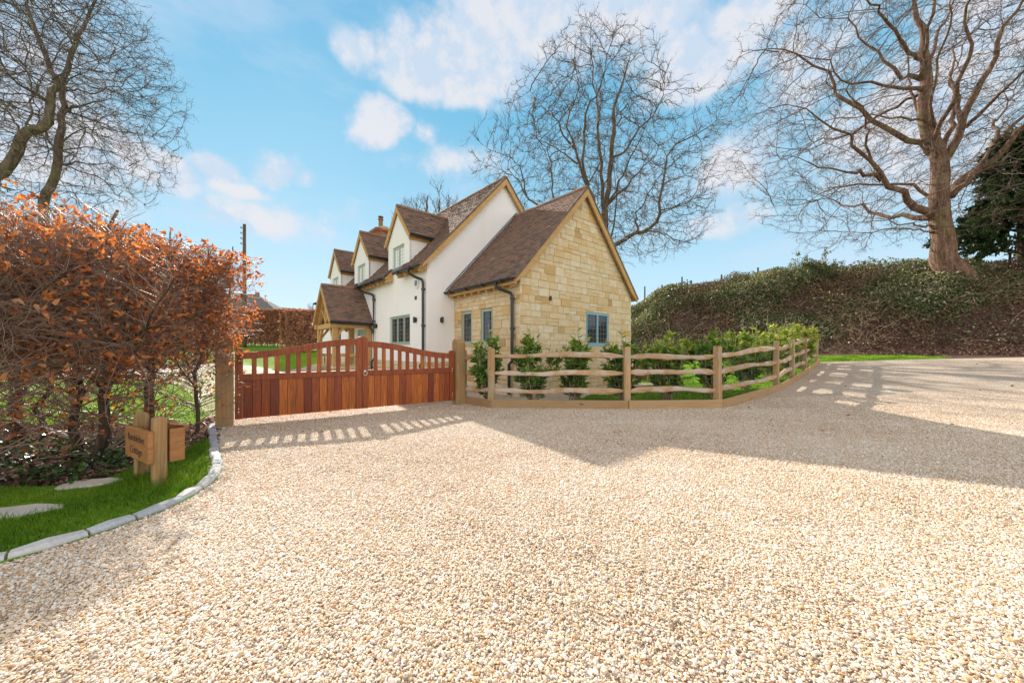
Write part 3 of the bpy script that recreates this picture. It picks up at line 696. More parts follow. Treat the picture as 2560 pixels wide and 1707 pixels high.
st = MB(FS); stones(st, (0.0, 3.34, .93, 3.5), [], opS, .06, .1, gs); stones(st, (-.05, 3.34, -.3, .83), [], [], .06, .155, gs)
st.prism([(-.05,.83),(3.34,.83),(3.34,.93),(0,.93)], 1, .06, .12, .6); st.build('sandstone_blocks', M['stone'], ms_)
vb = MB(FG); vb.box((1.195,.05,2.785),(1.285,.118,2.915))
for i in range(4): vb.box((1.2,.11,2.795+i*.03),(1.28,.124,2.81+i*.03))
vb.build('vent', M['black'], house)
# --- rendered main house
DC = [5.55, 9.5, 13.45]; VE = 16.2
def zmain(u): return 4.38+1.083*(u+1.04)
core = MB(HF); core.prism([(-.94,-.4),(5.38,-.4),(5.38,4.25),(2.22,7.72),(-.94,4.3)], 1, 3.44, VE); core.build('wall_core', M['render'], house)
opF = [(4.6,6.35,1.52,2.57),(12.5,14.25,1.52,2.57),(8.75,10.05,-.05,2.25)]
fr = MB(FF); panel(fr, (3.44, VE, .9, 4.26), [], opF, 0, .1)
fw = fr.build('front_wall', M['render'], house)
pl_ = MB(FF); stones(pl_, (3.34, 8.75, -.3, .9), [], [], 0, .13, gs); pl_.build('stone_plinth', M['stone'], fw); pl_ = MB(FF); stones(pl_, (10.05, VE, -.3, .9), [], [], 0, .13, gs); pl_.build('stone_plinth', M['stone'], fw)
gw = MB(FW); panel(gw, (-1.04, 5.48, .9, 8), [(-1.083,1,4.26+1.083*1.04),(1.083,1,4.26+1.083*5.48)], [], 0, .1); gw_ = gw.build('gable_wall', M['render'], house)
pl_ = MB(FW); stones(pl_, (-1.09, .08, -.3, .9), [], [], 0, .13, gs); pl_.build('stone_plinth', M['stone'], gw_)

def window(fr_, a0, a1, z0, z1, n, mat, d=.05, lead=(3, 6), sill=True, parent=house, sash=.035):
    w = MB(fr_); f = .045
    for b in ((a0, a0+f, z0, z1), (a1-f, a1, z0, z1), (a0+f, a1-f, z0, z0+f), (a0+f, a1-f, z1-f, z1)): w.box((b[0], d-.06, b[2]), (b[1], d+.012, b[3]))
    W_ = (a1-a0-2*f)/n; G_ = []
    for i in range(n):
        p0 = a0+f+W_*i+.004; p1 = a0+f+W_*(i+1)-.004; q0 = z0+f+.004; q1 = z1-f-.004; s = sash
        for b in ((p0, p0+s, q0, q1), (p1-s, p1, q0, q1), (p0+s, p1-s, q0, q0+s), (p0+s, p1-s, q1-s, q1)): w.box((b[0], d-.04, b[2]), (b[1], d+.024, b[3]))
        if i: w.box((a0+f+W_*i-.014, d-.05, z0+f), (a0+f+W_*i+.014, d+.014, z1-f))
        G_.append((p0+s, p1-s, q0+s, q1-s))
    if sill: w.box((a0-.03, d-.02, z0-.03), (a1+.03, .125, z0+.012))
    o = w.build('window', mat, parent)
    for (p0, p1, q0, q1) in G_:
        gl = MB(fr_); gl.box((p0, d-.02, q0), (p1, d-.012, q1)); gl.build('pane', M['glass'], o)
        ld_ = MB(fr_)
        for i in range(1, lead[0]): x = p0+(p1-p0)*i/lead[0]; ld_.box((x-.004, d-.014, q0), (x+.004, d-.006, q1))
        for i in range(1, lead[1]): z = q0+(q1-q0)*i/lead[1]; ld_.box((p0, d-.0145, z-.004), (p1, d-.0065, z+.004))
        ld_.build('leading', M['lead'], o)
    return o
window(FG, 2.98, 4.31, 1.46, 2.58, 2, M['blue'], .07)
for a, b in ((2.30, 2.90), (1.22, 1.82)): window(FS, a, b, 1.5, 2.58, 1, M['sage'], .05)
for a, b, c_, e in opF[:2]: window(FF, a, b, c_, e, 3, M['sage'], .02)

# --- clay tiles, each tile its own slightly uneven plate
def tiles(mb, o, a, b, alen, blen, keep=None, g=gs, w=.195, ex=.118):
    o, a, b = (np.array(x, float) for x in (o, a, b)); n = np.cross(a, b); n *= 1 if n[2] > 0 else -1
    rows = int(blen/ex)
    for r in range(rows+1):
        off = (r % 2)*w/2; m = int(alen/w)+2
        for c in range(-1, m):
            s0 = c*w+off; s1 = s0+w*.965; s0 = max(s0, 0); s1 = min(s1, alen)
            if s1-s0 < .03: continue
            t0 = r*ex+g.uniform(-.006, .006); t1 = min(t0+ex*1.5, blen+.02); cm = o+a*(s0+s1)/2+b*(t0+ex*.5)
            if keep and not keep(cm): continue
            lift = .022+g.uniform(0, .012); tw = g.uniform(-.004, .004); th = .018
            P = []
            for (s, q_, h) in ((s0, t0, lift+tw), (s1, t0, lift-tw), (s1, t1, .0), (s0, t1, .0)): P.append(o+a*s+b*q_+n*(h+.014))
            P = [p-n*th for p in P]+P
            mb.add(P, [(4,5,6,7),(0,1,5,4),(1,2,6,5),(3,0,4,7)], min(1, max(0, g.gauss(.45, .17))))
def slopes(name, tl, parent=house):
    mb = MB(HF)
    for x in tl: tiles(mb, *x)
    return mb.build(name, M['tile'], parent)
def ridge(parent, p0, p1, r=.11):
    p0 = np.array(p0, float); p1 = np.array(p1, float); d = p1-p0; L = np.linalg.norm(d); d /= L; mb = MB(HF); n = int(L/.4); sd_ = np.cross(d, (0, 0, 1)); 
    for i in range(n):
        q_ = [p0+d*(L*i/n+.008), p0+d*(L*(i+1)/n)]; P = []
        for p in q_:
            for j in range(9):
                th = math.pi*(-.12+1.24*j/8); P.append(p+sd_*r*math.cos(th)+np.array([0, 0, 1])*r*(math.sin(th)*.85-.35)+np.array([0, 0, rnd.uniform(-.004, .004)]))
        mb.add(P, [(j, j+1, 9+j+1, 9+j) for j in range(8)]+[tuple(range(9)), tuple(range(9, 18))[::-1]])
    mb.build('ridge_tiles', M['ridge'], parent, False)
sl = lambda t_: (math.cos(t_), math.sin(t_))
# main roof
c, s = sl(math.atan(1.083)); v0 = 3.19; LM = 3.61/c
def keep_main(p):
    for dc in DC:
        if abs(p[1]-dc) < .5 and p[0] < -1.0: return False
        if abs(p[1]-dc) < .98 and p[0] > -1.02 and p[2] < 6.65-1.155*abs(p[1]-dc)-.03: return False
    return True
c2, s2 = sl(math.atan(SLP))
roof_main = slopes('roof', [((-1.39, v0, 4.0), (0,1,0), (c,0,s), VE+.15-v0, LM, keep_main), ((5.83, v0, 4.0), (0,1,0), (-c,0,s), VE+.15-v0, LM)])
ridge(roof_main, (2.22, v0, 7.93), (2.22, VE+.15, 7.93))
dk = MB(HF)                                                     # sarking and soffits below the tiles
for (a, b) in ((v0+.03, 5.03), (5.97, 8.98), (9.92+.08, 12.93), (13.95, VE+.1)): dk.prism([(-1.36,3.93),(-1.36,4.01),(-.9,4.50),(-.9,4.30)], 1, a, b)
dk.prism([(-1.0,4.33),(2.22,7.82),(2.22,7.9),(-1.0,4.41)], 1, v0+.03, v0+.4); dk.prism([(5.80,3.93),(5.80,4.01),(2.22,7.9),(2.22,7.78)], 1, v0+.03, VE+.1)
dk.build('soffit', M['oakh'], roof_main)
for (a, b) in ((v0+.15, 5.0), (6.0, 8.95), (10.0, 12.9), (14.0, VE)):
    n = max(2, int((b-a)/.42))
    for i in range(n+1): x = a+(b-a-.1)*i/n; rf = MB(HF); rf.prism([(-1.33,3.84),(-1.33,3.94),(-.95,4.34),(-.95,4.02),(-1.12,3.9)], 1, x, x+.09); rf.build('rafter_foot', M['oak'], roof_main)
def barge(parent, u_or_v, axis, c_, zt, half, drop, h=.2, th=.05, foot=.0, sides=(-1, 1), mat='oak'):
    for sgn in sides:
        mb = MB(HF); k_ = drop/half; P = []
        n = 8
        for i in range(n+1):
            x = half*i/n; fl = .14*max(0, (x/half-.86)/.14)**1.6 if foot else 0
            P.append((c_+sgn*x, zt-k_*x-.015+fl*0, zt-k_*x-h-.015+fl))
        poly = [(p[0], p[1]) for p in P]+[(p[0], p[2]) for p in P[::-1]]
        q_ = [[] for _ in poly]; pts = []
        for hh in (u_or_v-th/2, u_or_v+th/2):
            for (x, z) in poly: pts.append((x, hh, z) if axis == 1 else (hh, x, z))
        m = len(poly); fc = [(i, (i+1) % m, m+(i+1) % m, m+i) for i in range(m)]
        fc += [(i, i+1, m-2-i, m-1-i) for i in range(n)]+[(m+i, m+m-1-i, m+m-2-i, m+i+1) for i in range(n)]
        mb.add(pts, fc); mb.build('bargeboard', M[mat], parent)
barge(roof_main, v0+.0, 1, 2.22, 7.91, 3.52, 3.52*1.083, .26, .05, 1)
barge(roof_main, VE+.14, 1, 2.22, 7.91, 3.52, 3.52*1.083, .26, .05)
def verge(parent, v_, cu, zt, half, k_):
    mb = MB(HF)
    for sgn in (-1, 1):
        d = np.array([sgn*1.0, 0, -k_]); L = half; n = int(L/.13)
        for i in range(n):
            p0 = np.array([cu, v_, zt+.01])+d*(L*i/n); p1 = np.array([cu, v_, zt+.01])+d*(L*(i+1)/n); mb.beam(p0, p1, .07, .035, (0, 1, 0), rnd.uniform(0, .5))
    mb.build('verge_tiles', M['tile'], parent)
verge(roof_main, v0-.02, 2.22, 7.91, 3.6, 1.083)
# sandstone wing roof
L2 = 3.15/c2; ve = -.15
roof_w = slopes('roof', [((-.3, ve, 3.25), (0,1,0), (c2,0,s2), 3.34-ve, L2), ((6.0, ve, 3.25), (0,1,0), (-c2,0,s2), 3.34-ve, L2)])
ridge(roof_w, (2.85, ve, 6.62), (2.85, 3.34, 6.62))
dk = MB(HF); dk.prism([(-.28,3.18),(-.28,3.25),(2.85,6.6),(2.85,6.5)], 1, ve+.03, 3.34); dk.prism([(5.98,3.18),(5.98,3.25),(2.85,6.6),(2.85,6.5)], 1, ve+.03, 3.34)
dk.box((-.27,ve+.05,3.10),(-.2,3.34,3.24)); dk.build('soffit', M['oakh'], roof_w)
for i in range(9): x = .1+i*.38; rf = MB(HF); rf.prism([(-.2,3.04),(-.2,3.2),(.0,3.4),(.0,3.1)], 1, x, x+.09); rf.build('rafter_foot', M['oak'], roof_w)
barge(roof_w, ve, 1, 2.85, 6.6, 3.13, 3.13*SLP, .26, .05, 1); verge(roof_w, ve-.02, 2.85, 6.6, 3.17, SLP)
fl = MB(HF)                                                     # lead flashing where the wing roof meets the render
for sgn in (-1, 1): fl.beam((2.85, 3.33, 6.74), (2.85+sgn*3.2, 3.33, 6.74-3.2*SLP), .03, .11, (0, 1, 0))
fl.build('flashing', M['lead'], roof_w)
# dormers
for i, dc in enumerate(DC):
    cd_, sd_ = sl(math.atan(1.155)); half = 1.1
    w = MB(FF); zA = 6.5; hp = [(-1.155, 1, zA-1.155*dc), (1.155, 1, zA+1.155*dc)]
    op = [(dc-.5, dc+.5, 4.35, 5.18)]
    panel(w, (dc-.91, dc+.91, 4.2, 7), hp, op, .02, .1)
    body = w.build('dormer', M['render'], house)
    ck = MB(HF)
    for a in (dc-.91, dc+.84): ck.prism([(-1.02,4.36),(-1.02,5.42),(.0,5.42),(-.1,5.30)], 1, a, a+.07)
    ck.prism([(dc-.84,4.3),(dc+.84,4.3),(dc+.84,5.42),(dc,6.44),(dc-.84,5.42)], 0, -.97, -.94) ; ck.build('cheek', M['render'], body)
    kp = lambda p: p[2] > zmain(p[0])-.03
    ue = -1.12
    mb = MB(HF)
    tiles(mb, (ue, dc-half, 5.38), (1,0,0), (0,cd_,sd_), 2.4, half/cd_, kp); tiles(mb, (ue, dc+half, 5.38), (1,0,0), (0,-cd_,sd_), 2.4, half/cd_, kp)
    dr = mb.build('dormer_roof', M['tile'], body)
    # fold children of the roof into the dormer itself (two levels below the cottage is the deepest)
    dr.parent = body
    ridge(body, (ue, dc, 6.68), (1.05, dc, 6.68), .10)
    d_ = MB(HF)
    for sg in (-1, 1): d_.prism([(dc+sg*half*.98,5.33),(dc+sg*half*.98,5.39),(dc,6.64),(dc,6.56)], 0, ue+.03, -.25)
    for sg in (-1, 1): d_.box((ue+.05, dc+sg*.94-.03, 5.22), (-.25, dc+sg*.94+.03, 5.38))
    d_.build('soffit', M['oakh'], body)
    barge(body, ue, 0, dc, 6.64, half, half*1.155, .2, .05, 1)
    for sg in (-1, 1):
        gm = MB(HF); gm.tube([(ue, dc+sg*(half+.04), 5.36), (-.2, dc+sg*(half+.04), 5.34)], .05, 8); gm.build('gutter', M['black'], body)
    wn = window(FF, dc-.5, dc+.5, 4.35, 5.18, 2, M['sage'], .04, (2, 5), False, body)
    for ch in list(wn.children): ch.parent = body
    sl_ = MB(FF); sl_.box((dc-.54, .03, 4.28), (dc+.54, .14, 4.36)); sl_.build('sill', M['lead'], body)
# gutters and downpipes
def pipe(name, path, r, fr_=HF, parent=house):
    mb = MB(fr_); mb.tube(path, r, 10); return mb.build(name, M['black'], parent, False)
def gutter(p0, p1):
    p0 = np.array(p0, float); p1 = np.array(p1, float); d = p1-p0; L = np.linalg.norm(d); mb = MB(HF); n = 10; P = []
    out = np.array([1, 0, 0.])
    for p in (p0, p1):
        for j in range(7): th = math.pi*(1+j/6); P.append(p+out*.065*math.cos(th)+np.array([0, 0, .075*math.sin(th)]))
        for j in range(7): th = math.pi*(2-j/6); P.append(p+out*.055*math.cos(th)+np.array([0, 0, .062*math.sin(th)]))
    m = 14; mb.add(P, [(i, (i+1) % m, m+(i+1) % m, m+i) for i in range(m)]+[tuple(range(m)), tuple(range(m, 2*m))[::-1]])
    k_ = int(L/1.0)+1
    for i in range(k_): q_ = p0+d*(i+.5)/k_; mb.box(q_+(-.075,-.02,-.09), q_+(.075,.02,.01))
    return mb.build('gutter', M['black'], house)
for a, b in ((v0+.05, 5.04), (5.96, 8.98), (10.0, 12.95), (13.95, VE+.1)): gutter((-1.45, a, 4.03), (-1.45, b, 4.03))
gutter((-.37, ve+.05, 3.26), (-.37, 3.38, 3.26)); gutter((6.07, ve+.05, 3.26), (6.07, 3.38, 3.26)); gutter((5.9, v0, 4.03), (5.9, VE, 4.03))
def downpipe(path, cl):
    o = pipe('downpipe', path, .045)
    for q_ in cl: mb = MB(HF); q_ = np.array(q_); mb.tube([q_+(0,0,-.03), q_+(0,0,.03)], .062, 10); mb.box(q_+(0,-.05,-.02), q_+(.06,.05,.02)); mb.build('pipe_clip', M['black'], o)
downpipe([(-1.45,3.9,3.98),(-1.45,3.88,3.86),(-1.3,3.72,3.72),(-1.14,3.52,3.62),(-1.12,3.48,3.5),(-1.12,3.48,1.0),(-1.12,3.5,.9),(-1.2,3.5,.82),(-1.2,3.5,.05)], [(-1.12,3.48,3.3),(-1.12,3.48,2.1),(-1.2,3.5,.6)])
downpipe([(-1.45,8.7,3.98),(-1.45,8.6,3.86),(-1.3,8.2,3.72),(-1.14,7.85,3.62),(-1.12,7.8,3.5),(-1.12,7.8,1.0),(-1.12,7.8,.9),(-1.2,7.8,.82),(-1.2,7.8,.05)], [(-1.12,7.8,3.4),(-1.12,7.8,2.5),(-1.2,7.8,.6)])
downpipe([(-.37,.62,3.2),(-.37,.6,3.1),(-.3,.5,3.02),(-.1,.28,2.9),(-.08,.24,2.8),(-.08,.24,1.08),(-.08,.24,.98),(-.14,.3,.9),(-.14,.3,.05)], [(-.08,.24,2.75),(-.08,.24,1.9),(-.14,.3,.7)])
# wall lights, alarm box, vents
def light(fr_, a, z):
    mb = MB(fr_); mb.box((a-.045,.1,z-.07),(a+.045,.12,z+.07)); mb.tube([(a,.18,z-.1),(a,.18,z+.1)], .045, 12); mb.box((a-.02,.12,z-.02),(a+.02,.16,z+.02)); mb.build('wall_light', M['black'], house)
light(FF, 4.10, 2.33); light(FF, 7.62, 2.30); light(FF, 11.4, 2.3); light(FW, -.52, 2.31)
mb = MB(FF); mb.prism([(4.0+.12*math.cos(x), 3.55+.17*math.sin(x)) for x in np.arange(0, 6.28, .52)], 1, .1, .17); al = mb.build('alarm_box', M['white'], house)
mb = MB(FF); mb.prism([(4.0+.08*math.cos(x), 3.57+.10*math.sin(x)) for x in np.arange(0, 6.28, .52)], 1, .17, .185); mb.build('alarm_lens', M['lead'], al)
mb = MB(FF); mb.box((4.07,.09,3.03),(4.19,.125,3.15)); mb.build('vent', M['black'], house)
# chimney
mb = MB(HF); g = gs
def bricks(mb, x0, x1, y0, y1, z0, z1):
    z = z0
    r_ = 0
    while z < z1:
        for (fx, a0, a1) in (('y0', x0, x1), ('x0', y0, y1), ('y1', x0, x1), ('x1', y0, y1)):
            a = a0-(.12 if r_ % 2 else 0)
            while a < a1:
                b0, b1 = max(a, a0)+.004, min(a+.24, a1)-.004
                if b1-b0 > .02:
                    if fx == 'y0': mb.box((b0, y0-.012, z+.004), (b1, y0+.05, z+.076))
                    if fx == 'y1': mb.box((b0, y1-.05, z+.004), (b1, y1+.012, z+.076))
                    if fx == 'x0': mb.box((x0-.012, b0, z+.004), (x0+.05, b1, z+.076))
                    if fx == 'x1': mb.box((x1-.05, b0, z+.004), (x1+.012, b1, z+.076))
                a += .24
        z += .08; r_ += 1
bricks(mb, 1.72, 2.72, 14.9, 16.0, 7.0, 8.72); bricks(mb, 1.66, 2.78, 14.84, 16.06, 8.72, 8.88)
ch = mb.build('chimney', M['brick'], house)
mb = MB(HF); mb.box((1.73,14.91,6.8),(2.71,15.99,8.86)); mb.prism([(1.7,8.86),(2.74,8.86),(2.4,9.06),(2.04,9.06)], 1, 14.9, 16.0); mb.build('flaunching', M['mortar'], ch)
mb = MB(HF); mb.tube([(2.22,15.5,9.0),(2.22,15.5,9.7)], [.14,.125], 14); mb.tube([(2.22,15.5,9.6),(2.22,15.5,9.65)], .17, 14); mb.tube([(2.22,15.5,9.78),(2.22,15.5,9.84)], [.18,.12], 14)
for k_ in range(4): mb.tube([(2.22+.12*math.cos(k_*1.57),15.5+.12*math.sin(k_*1.57),9.65),(2.22+.12*math.cos(k_*1.57),15.5+.12*math.sin(k_*1.57),9.8)], .012, 5)
mb.build('chimney_pot', M['ridge'], ch)
# porch
PC, PH = 9.4, 1.39
w = MB(HF); cp, sp = sl(math.atan(1.63/1.39)); pl = PH/cp
tiles(w, (-2.73, PC-PH, 2.42), (1,0,0), (0,cp,sp), 1.69, pl); tiles(w, (-2.73, PC+PH, 2.42), (1,0,0), (0,-cp,sp), 1.69, pl)
porch = w.build('porch_roof', M['tile'], house)
ridge(porch, (-2.73, PC, 4.08), (-1.05, PC, 4.08), .10)
barge(porch, -2.74, 0, PC, 4.04, PH, 1.63, .18, .05, 1)
fr = MB(HF)
for v_ in (PC-1.15, PC+1.15):
    for u_ in (-2.5, -1.16): fr.bbox((u_-.09, v_-.09, .0), (u_+.09, v_+.09, 2.22), .01)
    fr.bbox((-2.7, v_-.1, 2.22), (-1.05, v_+.1, 2.42), .01)
    fr.bbox((-2.44, v_-.04, 1.02), (-1.24, v_+.04, 1.14), .008)
    for j in range(4): x = -2.3+.3*j; fr.box((x-.025, v_-.025, .6), (x+.025, v_+.025, 1.02))
    fr.beam((-2.44, v_, 1.85), (-2.15, v_, 2.24), .08, .09)
fr.bbox((-2.62, PC-1.3, 2.2), (-2.42, PC+1.3, 2.4), .01)
for sg in (-1, 1):
    fr.beam((-2.52, PC+sg*1.22, 2.4), (-2.52, PC, 3.86), .14, .16); fr.beam((-2.52, PC+sg*1.05, 1.75), (-2.52, PC+sg*.62, 2.2), .09, .12); fr.beam((-2.52, PC+sg*.05, 2.5), (-2.52, PC+sg*.62, 3.05), .08, .1)
fr.bbox((-2.58, PC-.07, 2.4), (-2.46, PC+.07, 3.8), .008)
for i in range(4):
    for sg in (-1, 1): fr.beam((-2.3+i*.36, PC+sg*1.3, 2.45), (-2.3+i*.36, PC, 3.94), .07, .09)
fr.build('oak_frame', M['oak'], porch)
bd = MB(HF)
for sg in (-1, 1): bd.prism([(PC+sg*PH*.97,2.40),(PC+sg*PH*.97,2.45),(PC,4.04),(PC,3.97)], 0, -2.71, -1.05)
bd.build('soffit', M['oakh'], porch)
gsx = MB(Frame(HF((-2.6, PC-1.28, 0)), GV, nLV, k=K)); stones(gsx, (0, 1.5, -.2, .58), [], [], -.2, .0, gs); gsx.box((-.03,-.22,.58),(1.52,.03,.64), .8); gsx.build('dwarf_wall', M['stone'], porch)
gsx = MB(Frame(HF((-2.6, PC+1.08, 0)), GV, nLV, k=K)); stones(gsx, (0, 1.5, -.2, .58), [], [], -.2, .0, gs); gsx.box((-.03,-.22,.58),(1.52,.03,.64), .8); gsx.build('dwarf_wall', M['stone'], porch)
for sg in (-1, 1):
    gm = MB(HF); gm.tube([(-2.76, PC+sg*(PH+.05), 2.42), (-1.05, PC+sg*(PH+.05), 2.38)], .065, 8); gm.build('gutter', M['black'], porch)
gm = MB(HF); gm.tube([(-1.25,PC-PH-.05,2.36),(-1.22,PC-PH-.05,2.25),(-1.14,7.86,2.12),(-1.13,7.82,2.0)], .04, 8); gm.build('downpipe', M['black'], porch)
dr = MB(FF); dr.box((8.75,0,-.05),(8.85,.06,2.25)); dr.box((9.95,0,-.05),(10.05,.06,2.25)); dr.box((8.85,0,2.15),(9.95,.06,2.25)); door = dr.build('door', M['sage'], house)
dr = MB(FF)
for i in range(6): dr.box((8.85+i*.183+.003,0,.0),(8.85+(i+1)*.183-.003,.035,2.15))
dr.build('door_leaf', M['sage'], door)
dr = MB(FF); dr.box((9.25,.03,1.5),(9.55,.042,1.9)); dr.build('pane', M['glass'], door)
dr = MB(FF); dr.tube([(9.85,.04,1.0),(9.85,.09,1.0),(9.72,.09,1.0)], .014, 6); dr.build('handle', M['black'], door)
# ================================================================== GATES AND POSTS
PL = np.array(POSTL); PR = np.array(POSTR); gd = (PR-PL)/np.linalg.norm(PR-PL); gn = np.array([gd[1], -gd[0]])   # gn points to the camera side
GL = np.linalg.norm(PR-PL)
FGT = Frame((PL[0], PL[1], 0), (gd[0], gd[1], 0), (gn[0], gn[1], 0))
def gatepost(c, w, h, label):
    r = thing('gate_post', (c[0], c[1], 0), label, 'gate post', 'treated timber gate posts'); mb = MB(Frame((c[0], c[1], 0), (gd[0], gd[1], 0), (gn[0], gn[1], 0)))
    n = 9; prof = [(-w/2, -.2), (w/2, -.2)]+[(w/2*math.cos(math.pi*i/n)*(1 if 0 < i < n else 1), h-.09+.09*math.sin(math.pi*i/n)) for i in range(n+1)]
    mb.prism(prof, 0, -w/2, w/2); o = mb.build('post', M['post'], r)
    bv = o.modifiers.new('b', 'BEVEL'); bv.width = .006; bv.segments = 2; bv.limit_method = 'ANGLE'; return r
gatepost(PL, .20, 1.29, 'treated timber gate post half hidden by the beech hedge')
gatepost(PR, .20, 1.32, 'round topped treated timber gate post beside the split rail fence')
def topz(f): return 1.075+.215*float(ss(.0, 1.0, f))
def gate(s0, s1, hinge_left, label):
    """one leaf; s from hinge to meeting stile"""
    root = thing('gate_leaf', tuple(FGT(((s0+s1)/2, 0, .1))), label, 'gate', 'pair of hardwood driveway gates'); L = s1-s0
    fx = lambda f: s0+f*L if hinge_left else s1-f*L              # f 0 at the hinge, 1 at the middle
    zb = .095; zt = -.035 if not hinge_left else 0
    def bar(name, x0, x1, prof, d0=-.03, d1=.03, tn=.3): mb = MB(FGT); mb.prism(prof, 1, d0, d1, tn); o = mb.build(name, M['hard'], root); return o
    sw = .095/L
    def stile(name, f0, f1, zt_, rnd_=True, tn=.3):
        x0, x1 = sorted((fx(f0), fx(f1))); w = x1-x0; n = 8
        if rnd_: top = [(x1-w/2+w/2*math.cos(math.pi*i/n), zt_-w*.35+w*.35*math.sin(math.pi*i/n)) for i in range(n+1)]
        else: top = [(x1, zt_), (x0, zt_)]
        mb = MB(FGT); mb.prism([(x0, zb), (x1, zb)]+top, 1, -.034, .034, tn); o = mb.build(name, M['hard'], root)
        b = o.modifiers.new('b', 'BEVEL'); b.width = .004; b.segments = 2; b.limit_method = 'ANGLE'; return o
    hs = stile('hinge_stile', 0, sw, 1.13+zt, True, .5)
    # meeting stile: rounded on its outer shoulder so that the pair makes one arch
    x0, x1 = sorted((fx(1-sw), fx(1))); w = x1-x0; n = 8
    arc = [(w*math.cos(math.pi/2*i/n), .07*math.sin(math.pi/2*i/n)) for i in range(n+1)]   # from the shoulder up to the centre line
    pts = [((x0+w-a), 1.265+b) for a, b in arc] if hinge_left else [((x1-w+a), 1.265+b) for a, b in arc]
    prof = [(x1, zb), (x0, zb)]+pts if hinge_left else [(x0, zb), (x1, zb)]+pts
    mb = MB(FGT); mb.prism(prof, 1, -.036, .036, .58); o = mb.build('meeting_stile', M['hard'], root); b = o.modifiers.new('b', 'BEVEL'); b.width = .004; b.segments = 2; b.limit_method = 'ANGLE'
    # swept top rail
    n = 24; fs = [sw+(1-2*sw)*i/n for i in range(n+1)]
    tz = lambda f: topz((f-sw)/(1-2*sw))+zt
    up = [(fx(f), tz(f)) for f in fs]; lo = [(fx(f), tz(f)-.105) for f in fs]; mb = MB(FGT)
    m = n+1; P = [(x, d, z) for d in (-.03, .03) for (x, z) in up+lo]; q_ = 2*m
    fc = []
    for i in range(n):
        fc += [(i, i+1, m+i+1, m+i), (q_+i, q_+m+i, q_+m+i+1, q_+i+1), (i, q_+i, q_+i+1, i+1), (m+i, m+i+1, q_+m+i+1, q_+m+i)]
    mb.add(P, fc, .52); o = mb.build('top_rail', M['hard'], root); 
    mb = MB(FGT); x0, x1 = sorted((fx(sw), fx(1-sw))); mb.bbox((x0, -.03, .655), (x1, .03, .752), .004, .45); mb.build('mid_rail', M['hard'], root)
    nb = 10
    for i in range(nb):
        f = sw+(1-2*sw)*(i+.93)/(nb+.86); x = fx(f); mb = MB(FGT); mb.bbox((x-.031, -.017, .745), (x+.031, .017, tz(f)-.09), .003, rnd.choice([.42,.55,.62,.85])); mb.build('baluster', M['hard'], root)
    mb = MB(FGT); nb = 14; W_ = (x1-x0)/nb
    for i in range(nb): a = x0+W_*i; mb.bbox((a+.0015, -.012, zb+.002), (a+W_-.0015, .014, .665), .004, rnd.choice([.38,.45,.55,.65,.75,.88,.95,.15]))
    mb.box((x0+.01, -.006, zb+.006), (x1-.01, .006, .66), .1); mb.build('boarding', M['hard'], root)
    for z in (.68, .725, .20, .245):
        mb = MB(FGT); x = fx(sw*.45); bm = bmesh.new(); bmesh.ops.create_uvsphere(bm, u_segments=10, v_segments=6, radius=.014)
        mb.bm(bm, (x, .036, z)); mb.build('coach_bolt', M['steel'], root, True)
    return root
gate(.115, GL/2-.002, True, 'left hand hardwood gate leaf, partly behind the orange hedge')
g2_ = gate(GL/2+.002, GL-.115, False, 'right hand hardwood gate leaf with the ring latch, by the fence')
mb = MB(FGT); xc = GL/2+.045; pts = [(xc+.03*math.cos(a), .062, .700+.036*math.sin(a)) for a in np.linspace(0, 2*math.pi, 20)]; mb.tube(pts, .005, 6, cap=False)
mb.tube([(xc,.034,.735),(xc,.05,.735)], .026, 12); mb.tube([(xc,.05,.738),(xc,.066,.738)], .010, 8); mb.build('ring_latch', M['steel'], g2_, True)

# ================================================================== SPLIT RAIL FENCE
fence = thing('post_and_rail_fence', (FENCE[2][0], FENCE[2][1], 0), 'split chestnut post and rail fence with gravel board and wire mesh', 'fence')
def fz(p): return float(T(p[0], p[1]))
fp = [np.array(p) for p in FENCE]
dirs = [nrm(fp[i+1]-fp[i]) for i in range(len(fp)-1)]
post_i = {1: (.13, 1.13), 2: (.12, 1.16), 3: (.15, 1.17), 4: (.15, 1.16), 5: (.15, 1.13), 6: (.15, 1.11), 7: (.16, 1.12)}
PB = []
for i, p in enumerate(fp):
    d = dirs[min(i, len(dirs)-1)]; n = np.array([-d[1], d[0]])        # n: garden side
    q_ = p+n*.10
    PB.append(q_)
    if i == 0: continue
    w, h = post_i[i]; z0 = fz(p); g = random.Random(i); mb = MB(Frame((q_[0], q_[1], z0), (d[0], d[1], 0), (n[0], n[1], 0))); m = 9; Pn = []
    sec = [(-w/2,-.05),(-w/2*.3,-.056),(w/2*.5,-.052),(w/2,-.045),(w/2,.045),(0,.055),(-w/2,.05)]; k_ = len(sec)
    for j in range(m):
        z = -.2+(h+.2)*j/(m-1)
        for a, b in sec: Pn.append((a*g.uniform(.94, 1.05), b*g.uniform(.9, 1.08), z+(g.uniform(-.012, .012) if j == m-1 else 0)))
    fc = [(j*k_+a, j*k_+(a+1) % k_, (j+1)*k_+(a+1) % k_, (j+1)*k_+a) for j in range(m-1) for a in range(k_)]+[tuple((m-1)*k_+a for a in range(k_))]
    mb.add(Pn, fc, g.uniform(0, .6)); mb.build('post', M['fpost'], fence)
PB[0] = np.array(PR)+gn*0+gd*.13
